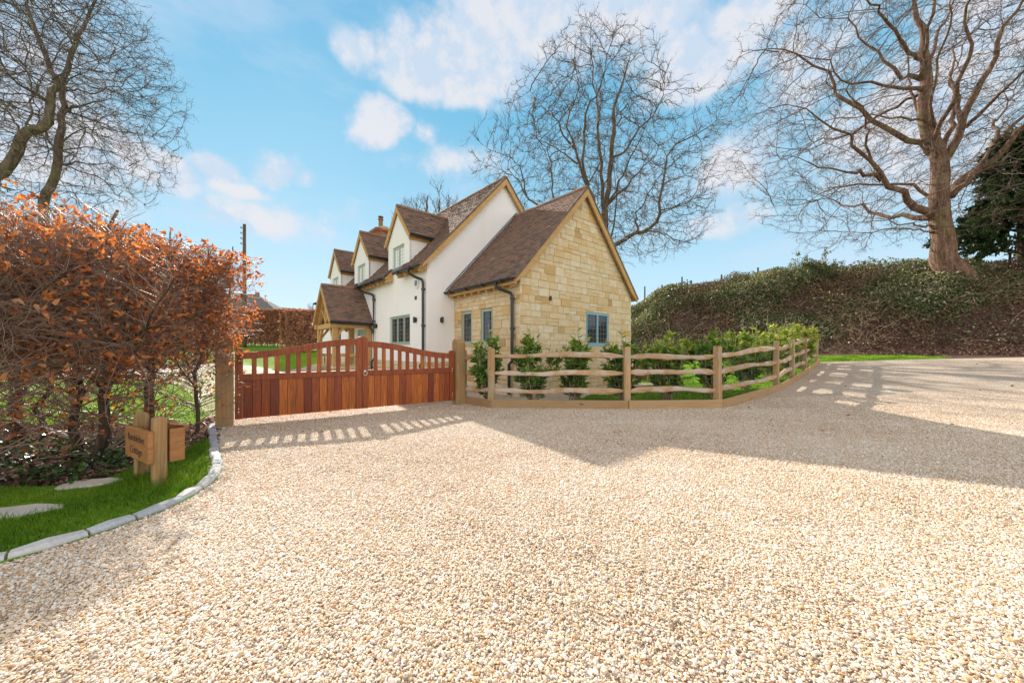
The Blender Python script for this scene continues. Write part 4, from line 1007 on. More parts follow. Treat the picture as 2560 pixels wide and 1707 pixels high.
# short slim post against the gate post
mb = MB(Frame((PB[0][0], PB[0][1], 0), (gd[0], gd[1], 0), (gn[0], gn[1], 0))); mb.bbox((-.03,-.06,-.2),(.03,.06,1.10), .008, .5); mb.build('post', M['fpost'], fence)
def rail(a, b, za, zb_, seed, sag):
    g = random.Random(seed); n = 18; d3 = np.array([b[0]-a[0], b[1]-a[1], zb_-za]); L = np.linalg.norm(d3[:2]); dd = np.array([d3[0]/L, d3[1]/L]); nn = np.array([-dd[1], dd[0]])
    mb = MB(); P = []; ph = g.uniform(0, 6); k_ = 8; f1 = g.uniform(2.5, 4.5)
    for i in range(n+1):
        f = i/n; e = min(f, 1-f); tap = min(1, .42+e*5.5); bow = sag*math.sin(math.pi*f)+.012*math.sin(f*f1*2+ph)+.007*math.sin(f*15+ph*2); side = .012*math.sin(f*5+ph)
        c = np.array([a[0]+d3[0]*f+nn[0]*side, a[1]+d3[1]*f+nn[1]*side, za+d3[2]*f+bow]); hh = .050*tap*(1+.16*math.sin(f*7+ph)+.1*math.sin(f*17)); tt = .036*tap+.006
        for j in range(k_):
            th = 2*math.pi*(j+.5)/k_; x = math.copysign(abs(math.cos(th))**.6, math.cos(th))*tt; z = math.copysign(abs(math.sin(th))**.7, math.sin(th))*hh
            jt = g.uniform(.86, 1.1); q_ = c+np.array([nn[0]*x, nn[1]*x, z])*jt; P.append(q_)
    fc = [(i*k_+j, i*k_+(j+1) % k_, (i+1)*k_+(j+1) % k_, (i+1)*k_+j) for i in range(n) for j in range(k_)]+[tuple(range(k_))[::-1], tuple(n*k_+j for j in range(k_))]
    mb.add(P, fc, g.uniform(0, .55)); mb.build('rail', M['chestnut'], fence, False)
for i in range(len(PB)-1):
    a, b = PB[i], PB[i+1]; za, zb_ = fz(fp[i]), fz(fp[i+1])
    for j, hgt in enumerate((.98, .66, .335)):
        rail(a, b, za+hgt-(.03 if i == 0 else 0), zb_+hgt-.01*(i > 3), 10*i+j, rnd.choice([.0, .02, .028, .035, -.012]) if i else .0)
for i in range(len(fp)-1):
    a, b = fp[i], fp[i+1]; d = dirs[i]; n = np.array([-d[1], d[0]]); mb = MB(); Q_ = []
    for p in (a, b):
        z = fz(p)
        for o_ in (0, .035):
            for zz_ in (-.1, .165): Q_.append((p[0]+n[0]*o_+(d[0]*.006 if p is a else -d[0]*.006), p[1]+n[1]*o_, z+zz_))
    mb.add(Q_, [(0,1,5,4),(2,6,7,3),(1,3,7,5),(0,4,6,2),(0,2,3,1),(4,5,7,6)]); ob = mb.build('gravel_board', M['board'], fence); bv = ob.modifiers.new('b', 'BEVEL'); bv.width = .005; bv.limit_method = 'ANGLE'
mb = MB()
for i in range(1, len(PB)-1):
    a, b = PB[i], PB[i+1]; d = nrm(b-a); n = np.array([-d[1], d[0]])*-.0; za, zb_ = fz(fp[i]), fz(fp[i+1]); L = np.linalg.norm(b-a)
    for h in (.2, .3, .42, .55, .70, .84):
        mb.tube([(a[0]+n[0], a[1]+n[1], za+h), (b[0]+n[0], b[1]+n[1], zb_+h)], .0016, 4)
    k_ = int(L/.15)
    for j in range(k_):
        f = (j+.5)/k_; p = a+(b-a)*f+n; z = za+(zb_-za)*f; mb.tube([(p[0], p[1], z+.16), (p[0], p[1], z+.84)], .0013, 4)
mb.build('wire_mesh', M['wire'], fence)

# ================================================================== NAME BOARD AND LETTER BOX
sd2 = nrm(np.array([-.865, .503])); sn = np.array([sd2[1]*-1, sd2[0]])     # along the board, facing away from drive
sn = nrm(np.array([-.503, -.865]))
so = gnd(400, 1215); so = np.array([-2.83, 2.90, .03])
FN = Frame(so, (sd2[0], sd2[1], 0), (sn[0], sn[1], 0))
sign = thing('name_board_stand', tuple(so), 'stout timber name board on two round topped posts in the verge', 'house sign')
for i, s in enumerate((0, .40)):
    mb = MB(FN); w = .07; n = 8; d = .042
    mb.prism([(-d, -.15), (d, -.15)]+[(d*math.cos(math.pi*j/n), .505+.035*math.sin(math.pi*j/n)) for j in range(n+1)], 0, s-w/2+.01, s+w/2+.01, .4)
    o = mb.build('post', M['post'], sign); b = o.modifiers.new('b', 'BEVEL'); b.width = .006; b.segments = 2; b.limit_method = 'ANGLE'
mb = MB(FN); mb.bbox((-.05, .044, .175), (.50, .080, .43), .008, .1); bo = mb.build('sign_board', M['signwood'], sign)
def lettering(txt, s_mid, z, size):
    cu = bpy.data.curves.new('lettering', 'FONT'); cu.body = txt; cu.size = size; cu.align_x = 'CENTER'; cu.extrude = .0015; cu.offset = -.0006; cu.space_character = 1.02
    ob = bpy.data.objects.new('tmp', cu); COL.objects.link(ob); dg = bpy.context.evaluated_depsgraph_get(); me = bpy.data.meshes.new_from_object(ob.evaluated_get(dg))
    bpy.data.objects.remove(ob); V = np.array([v.co for v in me.vertices]); fcs = [tuple(p.vertices) for p in me.polygons]; bpy.data.meshes.remove(me)
    mb = MB(FN); mb.add([(s_mid-v[0]*.0-v[0]*-0+(-v[0])*-1*-1 if False else s_mid-v[0], .0805+v[2], z+v[1]) for v in V], fcs); return mb
for txt, z in (('Bumblebee', .325), ('Cottage', .225)):
    lettering(txt, .225, z, .086).build('lettering', M['text'], bo)
box = thing('letter_box', tuple(FN((.2, -.1, .2))), 'wooden letter box fixed behind the name board posts', 'letter box')
mb = MB(FN)
mb.bbox((-.03, -.150, .16), (-.012, -.055, .43), .003, .5); mb.bbox((.412, -.150, .16), (.43, -.055, .43), .003, .5); mb.bbox((-.012, -.150, .16), (.412, -.136, .43), .003, .4); mb.bbox((-.012, -.07, .16), (.412, -.055, .40), .003, .4); mb.bbox((-.012, -.15, .16), (.412, -.07, .178), .003, .3)
mb.build('case', M['signwood'], box); mb = MB(FN); mb.beam((.2, -.12, .445), (.2, -.118, .4452), .01, .01)
mb = MB(FN); mb.prism([(-.175,.435),(-.05,.47),(-.05,.482),(-.175,.447)], 0, -.045, .445, .6); mb.build('lid', M['signwood'], box)

# ================================================================== TELEGRAPH POLE, FAR HOUSES, LOW WALL
def base(px, Y): x = (px-1280)/F*Y; return np.array([x, Y, float(T(x, Y))])
b = base(611, 24); pole = thing('telegraph_pole', tuple(b), 'grey wooden telegraph pole rising behind the beech hedge', 'pole')
mb = MB(); mb.tube([b+(0,0,-.3), b+(0,0,7.9-b[2]+1.1+.45)], [.13, .09], 12); mb.build('shaft', M['bark'], pole, True); zt = 7.9+1.1+.45
for k_ in range(4):
    mb = MB(); q_ = b+np.array([0, 0, zt-b[2]-.25-.35*k_]); q_[2] = zt-.25-.35*k_; mb.tube([q_+(.1,0,0), q_+(-.26,0,0)], .018, 6); mb.tube([q_+(-.22,0,-.02), q_+(-.22,0,.09)], .035, 8); mb.build('insulator', M['lead'], pole)
def farhouse(px, Y, w, d, ze, zr, label, hip, ang=.5):
    c = base(px, Y); r = thing('far_house', tuple(c), label, 'house', 'houses beyond the far hedge'); ca, sa = math.cos(ang), math.sin(ang); fr_ = Frame((c[0], c[1], 0), (ca, sa, 0), (-sa, ca, 0))
    mb = MB(fr_); mb.box((-w/2, -d/2, 0), (w/2, d/2, ze)); wl = mb.build('wall', M['render'] if not hip else M['stone'], r)
    mb = MB(fr_); o = .4; h = w/2-d/2 if hip else w/2+o
    P = [(-w/2-o,-d/2-o,ze-.1),(w/2+o,-d/2-o,ze-.1),(w/2+o,d/2+o,ze-.1),(-w/2-o,d/2+o,ze-.1),(-h,0,zr),(h,0,zr)]
    mb.add(P, [(0,1,5,4),(1,2,5),(2,3,4,5),(3,0,4),(3,2,1,0)]); mb.build('roof', M['slate'], r)
    for x in np.linspace(-w/2+1.5, w/2-1.5, 3):
        mb = MB(fr_); mb.box((x-.6,-d/2-.04,ze-1.8),(x+.6,-d/2+.05,ze-.7)); fr2 = mb.build('window', M['sage'], r); mb = MB(fr_); mb.box((x-.5,-d/2-.05,ze-1.7),(x+.5,-d/2-.03,ze-.8)); mb.build('pane', M['glass'], fr2)
    return r, fr_
r_, f_ = farhouse(575, 46, 15, 9, 5.0, 8.3, 'long low house with a grey hipped slate roof far behind the hedge', True, .25)
mb = MB(f_); zc = 8.3; mb.box((2.9,-.3,zc-.8),(3.2,.3,zc+.25)); mb.build('chimney', M['brick'], r_)
farhouse(706, 55, 6, 7, 5.8, 7.6, 'small pale gabled house just showing over the far hedge', False, 1.1)
# low brick wall with a bench, seen through the fence behind the garden
def lowwall():
    a = at(1590, 930, 13.6)[:2]; b_ = at(1672, 925, 12.9)[:2]; d = nrm(b_-a); n = np.array([-d[1], d[0]]); L = np.linalg.norm(b_-a)+.3
    z0 = float(T(*a)); r = thing('brick_wall', (a[0], a[1], z0), 'low orange brick wall at the back of the garden lawn', 'wall'); fr_ = Frame((a[0], a[1], z0), (d[0], d[1], 0), (n[0], n[1], 0))
    mb = MB(fr_)
    for k_ in range(9):
        x = -(.11 if k_ % 2 else 0)-1.2
        while x < L: mb.box((x+.004, 0, k_*.075+.004), (x+.221, .1, k_*.075+.071)); x += .225
    mb.build('brickwork', M['brick'], r); mb = MB(fr_); mb.box((-1.4,-.02,.675),(L,.14,.72)); mb.build('coping', M['slab'], r)
    c = fr_((L*.72, -.35, 0)); s = thing('garden_bench', tuple(c), 'small low wooden bench in front of the low brick wall', 'bench'); f2 = Frame(c, (d[0], d[1], 0), (n[0], n[1], 0))
    mb = MB(f2); mb.bbox((-.55,-.16,.40),(.55,.16,.45), .006); mb.build('seat', M['fpost'], s)
    for x in (-.48, .48): mb = MB(f2); mb.bbox((x-.03,-.14,-.02),(x+.03,.14,.40), .005); mb.build('leg', M['fpost'], s)
lowwall()
# ================================================================== TREES
def cl(pts, sc, ox, oy, Y, dy, base_r=1):
    """limb traced in a photo crop: returns metres, swinging away by dy along its length"""
    out = []; n = len(pts)
    for i, (x, y) in enumerate(pts):
        f = i/(n-1); yy = Y+dy*f; out.append(at(ox+x*sc, oy+y*sc, yy))
    return out
def bare_tree(name, label, Y, sc, ox, oy, limbs, seed, dens=1.0, twigmat='twig', bark='bark', L1=2.4, base_pt=None, extra_rot=(), minr=.0045, twL=(.5, 1.1), group=None, up=.1, root_flare=None, nlev=(13, 9, 6, 3.2), trs=1.0, lrs=1.0, env=None, sc_n=0, stp=.35, tw=(2.2, 2.0), upc=.1, zmin=1.5, cj=.15, env2=()):
    """trunk and great limbs first, then four generations of finer wood"""
    G = Grow(seed); mpp = sc/F*Y; L_ = []
    for j, (pts, r0, r1, dy) in enumerate(limbs):
        q_ = cl(pts, sc, ox, oy, Y, dy); rs = trs if j == 0 else lrs
        if j == 0: q_[0][2] = min(q_[0][2], float(T(q_[0][0], q_[0][1]))-.2)
        L_.append((q_, r0*mpp*rs, r1*mpp*rs))
    tb = np.array(L_[0][0][0])
    root = thing(name, (tb[0], tb[1], float(T(tb[0], tb[1]))), label, 'tree', group)
    for (rot, scl, ids) in extra_rot:
        for i in ids:
            p = np.array(L_[i][0]); c, s = math.cos(rot), math.sin(rot); ax = p[0].copy(); d = (p-ax)*scl
            q_ = ax+np.column_stack([d[:, 0]*c-d[:, 1]*s, d[:, 0]*s+d[:, 1]*c, d[:, 2]*G.g.uniform(.9, 1.08)]); L_.append((q_, L_[i][1]*.75, L_[i][2]))
    ntr = sum(1 for l in limbs if l[3] == 0 and l[1] >= limbs[0][1]*.99)
    P0, R0 = G.limbs(L_[:1], 22, .003)
    if root_flare: R0[0] *= 1+root_flare*np.exp(-np.linspace(0, 14, 22))
    G.put('trunk', P0, R0, 14)
    P1, R1 = G.limbs(L_[1:], 16, .008); G.put('limb', P1[:0], R1[:0], 9) if sc_n else G.put('limb', P1, R1, 9)
    cen = P0[0, 10]
    EN = [env]+list(env2) if env else []
    def dist(p): return np.min([np.linalg.norm((p-at(q_[0], q_[1], Y))/np.array(q_[2:5]), axis=-1) for q_ in EN], axis=0)
    if sc_n:
        g = G.g; c_ = at(env[0], env[1], Y); er = np.array(env[2:5]); nd, pr = [], []
        PT = G.limbs(L_[:1], 26, .003)[0][0]; RT = G.limbs(L_[:1], 26, .003)[1][0]; nd = [tuple(p) for p in PT[6:]]; pr = [-1]+list(range(len(nd)-1)); gr = list(RT[6:])
        for P_, R_ in zip(P1, R1):
            ins = dist(P_) > .97; kx = max(3, int(np.argmax(ins)) if ins[4:].any() and np.argmax(ins) > 3 else (len(P_) if not ins[4:].any() else 4+int(np.argmax(ins[4:])))); tp_ = np.linspace(1, .3, kx) if kx < len(P_) else np.ones(kx); G.put('limb', P_[None, :kx], (R_[:kx]*tp_)[None], 9)
            d0 = np.linalg.norm(np.array(nd)-P_[0], axis=1).argmin(); last = int(d0)
            for p, r_ in zip(P_[1:], R_[1:]):
                if dist(p) > .97: break
                nd.append(tuple(p)); pr.append(last); gr.append(r_); last = len(nd)-1
        A = g.normal(0, 1, (sc_n, 3)); A = nrm(A)*(g.random(sc_n)[:, None]**.38); an = np.arctan2(A[:, 2], A[:, 0]); az = np.arctan2(A[:, 1], A[:, 0])
        A *= (1+.05*np.sin(an*5+seed)+.035*np.sin(an*9+2*az)+.03*np.sin(az*6))[:, None]; A = np.concatenate([at(q_[0], q_[1], Y)+A[i_::len(EN)]*np.array(q_[2:5]) for i_, q_ in enumerate(EN)]); A = A[A[:, 2] > float(T(tb[0], tb[1]))+zmin]
        npos, npar = colonise(nd, pr, None, A, stp, stp*9, stp*1.25, 90, g, upc, cj); n0 = len(nd); N_ = len(npos)
        r_ = np.zeros(N_); tip = minr
        for i in range(N_-1, -1, -1):
            if r_[i] == 0: r_[i] = tip
            else: r_[i] = r_[i]**(1/2.35)
            if npar[i] >= 0: r_[npar[i]] += r_[i]**2.35
        r_[:n0] = np.minimum(r_[:n0], .09)
        ed = np.arange(n0, N_); E0 = npos[npar[ed]]; E1 = npos[ed]; ex_ = nrm(E1-E0)*.012; P2 = np.stack([E0, (E0+E1)/2+g.normal(0, stp*.05, E0.shape), E1+ex_], 1); pe = np.minimum(r_[npar[ed]], r_[ed]*1.25); R2 = np.stack([pe, (pe+r_[ed])/2, r_[ed]], 1)
        big_ = r_[ed] > minr*2.4; G.put('crown', P2[big_], R2[big_], 6); G.put('crown', P2[~big_], R2[~big_], 3)
        sm = r_[ed] < minr*2.2; Ps = P2[sm]; Rs = R2[sm]
        P4, R4 = G.kids(Ps, Rs, tw[0], (.1, 1), (stp*.8, stp*2.2), (20, 48), .09, up, 5, .8, minr*.75, out=cen); G.put('crown', P4, R4, 3)
        P5, R5 = G.kids(P4, R4, tw[1], (.2, .95), (stp*.35, stp*.9), (22, 50), .10, up, 4, .9, minr*.6, out=cen); G.put('crown', P5, R5, 3)
        G.build('trunk', 'trunk', M[bark], root); G.build('limb', 'great_limbs', M[bark], root); G.build('crown', 'branchwork', M[twigmat], root)
        print(name, 'nodes', N_-n0, len(P4), len(P5)); return root
    def fit(P, Rr, tol=.0):
        if env is None: return P, Rr
        c_ = at(env[0], env[1], Y); e = (P[:, -1]-c_)/np.array(env[2:5]); r_ = dist(P[:, -1]); ang_ = np.arctan2(e[:, 2], e[:, 0])
        ok = r_ < 1+tol+.05*np.sin(ang_*5+seed)+.04*np.sin(ang_*11)+G.g.normal(0, .02, len(P)); return P[ok], Rr[ok]
    Pa = np.concatenate([P1, G.limbs(L_[:1], 16, .003)[0]]); Ra = np.concatenate([R1, G.limbs(L_[:1], 16, .003)[1]])
    P2, R2 = G.kids(Pa, Ra, nlev[0]*dens, (.22, 1), (L1*.7, L1*1.35), (28, 62), .20, .05+up*.3, 9, .46, minr*2.0, out=cen, rcap=.075); P2, R2 = fit(P2, R2, -.06)
    G.put('crown', P2, R2, 6)
    P3, R3 = G.kids(np.concatenate([P2]), R2, nlev[1]*dens, (.12, 1), (L1*.38, L1*.8), (28, 60), .24, up*.8, 7, .55, minr*1.35, out=cen); P3, R3 = fit(P3, R3, -.03); G.put('crown', P3, R3, 4)
    P4, R4 = G.kids(P3, R3, nlev[2], (.15, 1), (twL[0]*.8, twL[1]), (25, 60), .25, up, 5, .5, minr, out=cen); P4, R4 = fit(P4, R4); G.put('crown', P4, R4, 3)
    P5, R5 = G.kids(P4, R4, nlev[3], (.2, 1), (twL[0]*.35, twL[1]*.55), (25, 60), .22, up, 4, .6, minr*.75, out=cen); P5, R5 = fit(P5, R5, .02); G.put('crown', P5, R5, 3)
    G.build('trunk', 'trunk', M[bark], root)
    G.build('limb', 'great_limbs', M[bark], root)
    G.build('crown', 'branchwork', M[twigmat], root)
    print(name, len(P3), len(P4), len(P5)); return root

RIGHT = [([(1190,1470),(1130,1350),(1105,1200),(1095,1080),(1100,900),(1075,780),(1025,650),(1015,500),(1015,380),(1008,280),(1000,180),(975,80),(950,-60)], 62, 7, 0),
 ([(1070,1120),(1000,1085),(930,1040),(850,980),(760,900),(680,800),(600,700),(520,640),(400,570),(250,530),(140,545)], 36, 3, -1.5),
 ([(790,930),(690,895),(600,890),(440,850),(300,800),(180,740),(40,765)], 17, 2.5, -2),
 ([(1030,1010),(950,965),(780,955),(640,955),(530,975),(440,1020),(330,1062),(150,1055)], 14, 2, 1.5),
 ([(1070,800),(1000,770),(930,720),(800,660),(700,590),(560,500),(540,440),(470,350),(330,280),(200,250)], 26, 3, 2.5),
 ([(1020,640),(960,620),(880,600),(760,600),(600,600),(400,630),(240,600),(130,600)], 12, 2, -2.5),
 ([(1010,470),(940,450),(850,440),(700,425),(560,400),(450,290),(330,280),(120,250)], 18, 2.5, -1.5),
 ([(1000,410),(930,395),(860,370),(790,280),(700,210),(640,130),(520,100),(400,30),(300,-30)], 20, 3, 2),
 ([(1005,310),(940,270),(880,200),(800,90),(740,20),(680,-80)], 16, 3, -2.5),
 ([(1100,830),(1150,780),(1200,680),(1220,570),(1290,450),(1340,360),(1400,200),(1500,40),(1560,-60)], 33, 5, -2),
 ([(1200,620),(1170,480),(1150,400),(1175,280),(1260,200),(1330,90),(1400,0)], 18, 3, 3),
 ([(1150,1010),(1200,940),(1300,850),(1400,720),(1527,600),(1650,480)], 32, 6, 1.5),
 ([(1225,660),(1350,540),(1440,450),(1550,350),(1700,200)], 16, 3, -3),
 ([(1370,760),(1390,660),(1420,560),(1500,420),(1600,240)], 18, 4, 3.5),
 ([(1065,1180),(1000,1155),(900,1150),(720,1140),(600,1165),(450,1150),(380,1200)], 11, 2, -2),
 ([(1060,1195),(960,1185),(850,1180),(730,1200),(590,1195)], 8, 2, 3),
 ([(1020,350),(1070,200),(1120,110),(1180,-50)], 15, 4, 2),
 ([(1010,620),(930,480),(940,400),(900,280),(860,150),(820,20),(760,-80)], 12, 3, 3.5),
 ([(740,830),(730,700),(715,650),(680,560),(600,470),(480,440)], 10, 2, -3),
 ([(1090,700),(1050,560),(1075,330),(1140,120),(1170,-40)], 12, 3, -3)]
bare_tree('oak_tree', 'great bare oak with a massive flared trunk on top of the right hand bank', 18.2, .4846, 1820, 0, RIGHT, 11, 1.0, 'twigred', 'barkred', 1.9, minr=.0072, twL=(.6, 1.3), extra_rot=[(1.4, .8, (4, 7, 9)), (-1.6, .8, (1, 6, 11))], up=.05, root_flare=.75, trs=.74, lrs=.60, nlev=(14, 6.5, 3.6, 1.7), env=(2330, 215, 9.9, 9, 8.6), sc_n=11000, stp=.34, tw=(2.0, 1.6), upc=.04, zmin=2.0)
MID = [([(870,1900),(875,1650),(880,1400),(882,1250),(888,1100),(900,1000),(918,850),(930,700),(940,600),(930,520),(960,420),(1000,300),(1040,170)], 46, 4, 0),
 ([(868,1200),(820,1060),(780,960),(735,860),(710,760),(680,660),(668,540),(720,440),(715,300),(730,150),(740,40)], 30, 3, 1),
 ([(790,960),(755,840),(760,650),(770,540),(830,430),(880,300),(915,130)], 17, 3, -2),
 ([(720,830),(660,790),(600,740),(500,690),(430,620),(340,570)], 13, 2, 2.5),
 ([(700,740),(640,660),(590,560),(540,520),(440,400),(365,290)], 13, 2, -2.5),
 ([(790,940),(850,830),(880,740),(830,680),(780,640)], 9, 2, 2),
 ([(900,1070),(1000,980),(1080,880),(1180,780),(1280,650),(1370,450)], 19, 2.5, 2),
 ([(925,800),(1010,750),(1080,640),(1200,500),(1240,360)], 14, 2, -2.5),
 ([(940,610),(1000,500),(1030,440),(1080,350),(1165,180)], 11, 2, 2),
 ([(880,1370),(940,1310),(1050,1260),(1140,1210),(1200,1160),(1210,1020),(1240,860),(1320,700),(1520,600)], 27, 3, -2),
 ([(1080,1240),(1180,1230),(1250,1255),(1330,1290),(1400,1240),(1500,1225)], 11, 2, 2),
 ([(1080,1230),(1075,1130),(1180,950),(1260,820),(1420,690)], 14, 2, 2.5),
 ([(1205,1110),(1350,1070),(1450,1060),(1570,1050)], 9, 2, 2),
 ([(850,1350),(700,1220),(560,1120),(490,1070),(420,1010),(370,930),(310,860),(290,760),(230,650)], 24, 3, 2),
 ([(600,1160),(575,1030),(570,880),(540,760),(480,680)], 11, 2, -2.5),
 ([(420,1020),(390,880),(330,800),(230,760),(130,700)], 10, 2, -2),
 ([(330,900),(250,860),(130,820),(60,900)], 7, 2, 1),
 ([(960,1430),(1000,1400),(1130,1390),(1250,1420),(1340,1440)], 8, 2, -1)]
bare_tree('oak_tree', 'tall bare oak with a domed crown standing directly behind the cottage', 22, .4209, 1140, 60, MID, 12, 1.0, 'twig', 'bark', 1.9, minr=.0085, twL=(.7, 1.5), extra_rot=[(1.5, .85, (1, 9)), (-1.5, .85, (6, 13))], up=.08, trs=.5, lrs=.5, nlev=(14, 6.5, 3.4, 1.6), env=(1484, 425, 7.5, 6.6, 4.9), env2=((1475, 290, 4.7, 5.0, 4.9), (1600, 520, 4.6, 4.5, 3.4)), sc_n=9000, stp=.32, tw=(2.0, 1.8), upc=.10, zmin=3)
LEFT2 = [([(290,1900),(300,1500),(340,1350),(390,1200),(390,1050),(420,900),(440,780),(440,650),(470,480),(520,320),(540,220),(640,100),(700,-50)], 46, 9, 0),
 ([(440,770),(520,740),(620,725),(740,700),(810,620),(950,660),(1080,690),(1190,640)], 18, 2, -1),
 ([(430,640),(540,630),(650,655),(800,600),(900,640)], 14, 2, 1.5),
 ([(455,600),(500,520),(650,470),(800,430),(1010,410),(1070,290)], 12, 2, -1.5),
 ([(390,1160),(500,1140),(640,1145),(800,1160),(920,1210),(1010,1265),(1110,1210),(1280,1280)], 17, 2, 1),
 ([(900,1165),(1000,1110),(1070,1080),(1150,1075),(1240,1020)], 8, 2, 1),
 ([(430,1050),(520,920),(650,900),(790,905),(860,840),(930,780),(1000,700)], 13, 2, -1.5),
 ([(550,890),(660,910),(710,980),(780,1060),(850,1105)], 8, 2, 1.5),
 ([(700,900),(870,930),(980,950),(1060,1030)], 8, 2, -1),
 ([(490,760),(620,750),(720,820),(820,860),(950,800)], 9, 2, 2),
 ([(520,330),(450,200),(350,100),(300,-50)], 14, 3, 1),
 ([(280,1380),(220,1350),(100,1330),(0,1380)], 12, 3, -1),
 ([(380,1060),(320,930),(250,740),(260,600),(300,560)], 14, 3, 1.5),
 ([(460,1100),(520,1060),(620,1100),(700,1180),(850,1240)], 8, 2, -2),
 ([(420,1260),(520,1300),(680,1330),(800,1400)], 8, 2, 2)]
bare_tree('field_maple', 'bare multi-limbed tree with a sloping limb, its trunk rising behind the hedge at far left', 12, .3571, 0, 0, LEFT2, 13, .9, 'twig', 'bark', 1.15, minr=.0045, twL=(.4, .85), extra_rot=[(1.3, .85, (1, 4, 6)), (2.6, .8, (2, 3))], up=.04, trs=.6, lrs=.46, nlev=(13, 6.5, 3.8, 1.8), env=(75, 205, 4.0, 4.2, 4.5), sc_n=8000, stp=.19, tw=(2.0, 1.6), upc=.02, zmin=2.3)
LEFT1 = [([(-120,1900),(-60,1400),(20,1200),(80,1050),(180,960),(300,900),(350,820),(350,700),(400,600),(370,540),(340,450),(250,250),(220,120),(200,-80)], 48, 8, 0),
 ([(150,960),(190,900),(210,700),(215,600),(180,350),(150,120),(60,-20)], 15, 3, 1.5),
 ([(330,710),(250,660),(130,590),(40,500),(0,400),(-80,300)], 18, 3, -1.5),
 ([(150,930),(80,810),(0,700),(-120,600)], 14, 3, 1),
 ([(370,560),(470,500),(540,450),(560,380),(540,260),(640,120)], 16, 3, -1.5),
 ([(260,300),(330,150),(400,0)], 9, 3, 1),
 ([(350,480),(420,330),(350,200),(340,60)], 9, 3, -2)]
bare_tree('field_maple', 'thick bare trunk curving up from the left edge above the hedge', 11, .3571, 0, 0, LEFT1, 14, 1, 'twig', 'bark', 1.15, minr=.0045, twL=(.4, .85), up=.04, trs=.75, lrs=.5, nlev=(13, 6.5, 3.8, 1.8), env=(20, 60, 3.6, 3.8, 4.2), sc_n=5000, stp=.19, tw=(2.0, 1.5), upc=.04, zmin=3)
# tree tops just showing over the cottage ridge and beyond the far hedge
BK = [([(500,1900),(500,1400),(490,1100),(500,900),(480,700),(500,500)], 30, 5, 0), ([(495,1200),(400,1000),(330,800),(300,620)], 16, 3, 2), ([(495,1100),(600,900),(680,760),(700,640)], 16, 3, -2), ([(490,900),(420,760),(400,560)], 11, 3, 1), ([(495,850),(580,700),(600,520)], 10, 3, -1)]
bare_tree('ash_tree', 'distant bare tree with only its twiggy top showing above the cottage roof', 30, .30, 920, 340, BK, 15, 1, 'twig', 'bark', 2.0, minr=.01, twL=(.5, 1.0), up=.3, nlev=(8, 5, 3, 2))
for px, Y, top, lab in ((768, 29, 772, 'rounded leafless tree behind the far hedge near the porch'),):
    b = base(px, Y); zt = H+(HZ-top)/F*Y
    BK2 = [([(500,1000),(500,800),(495,600)], 30, 5, 0), ([(495,900),(400,700),(350,560)], 16, 3, 1), ([(495,850),(600,700),(650,580)], 16, 3, -1), ([(500,800),(520,600),(540,500)], 10, 3, 2)]
    bare_tree('ash_tree', lab, Y, .18, px-90+10, top-70, BK2, 16, .8, 'twig', 'bark', 1.3, minr=.012, twL=(.4, .8), up=.15, nlev=(10, 6, 4, 2))

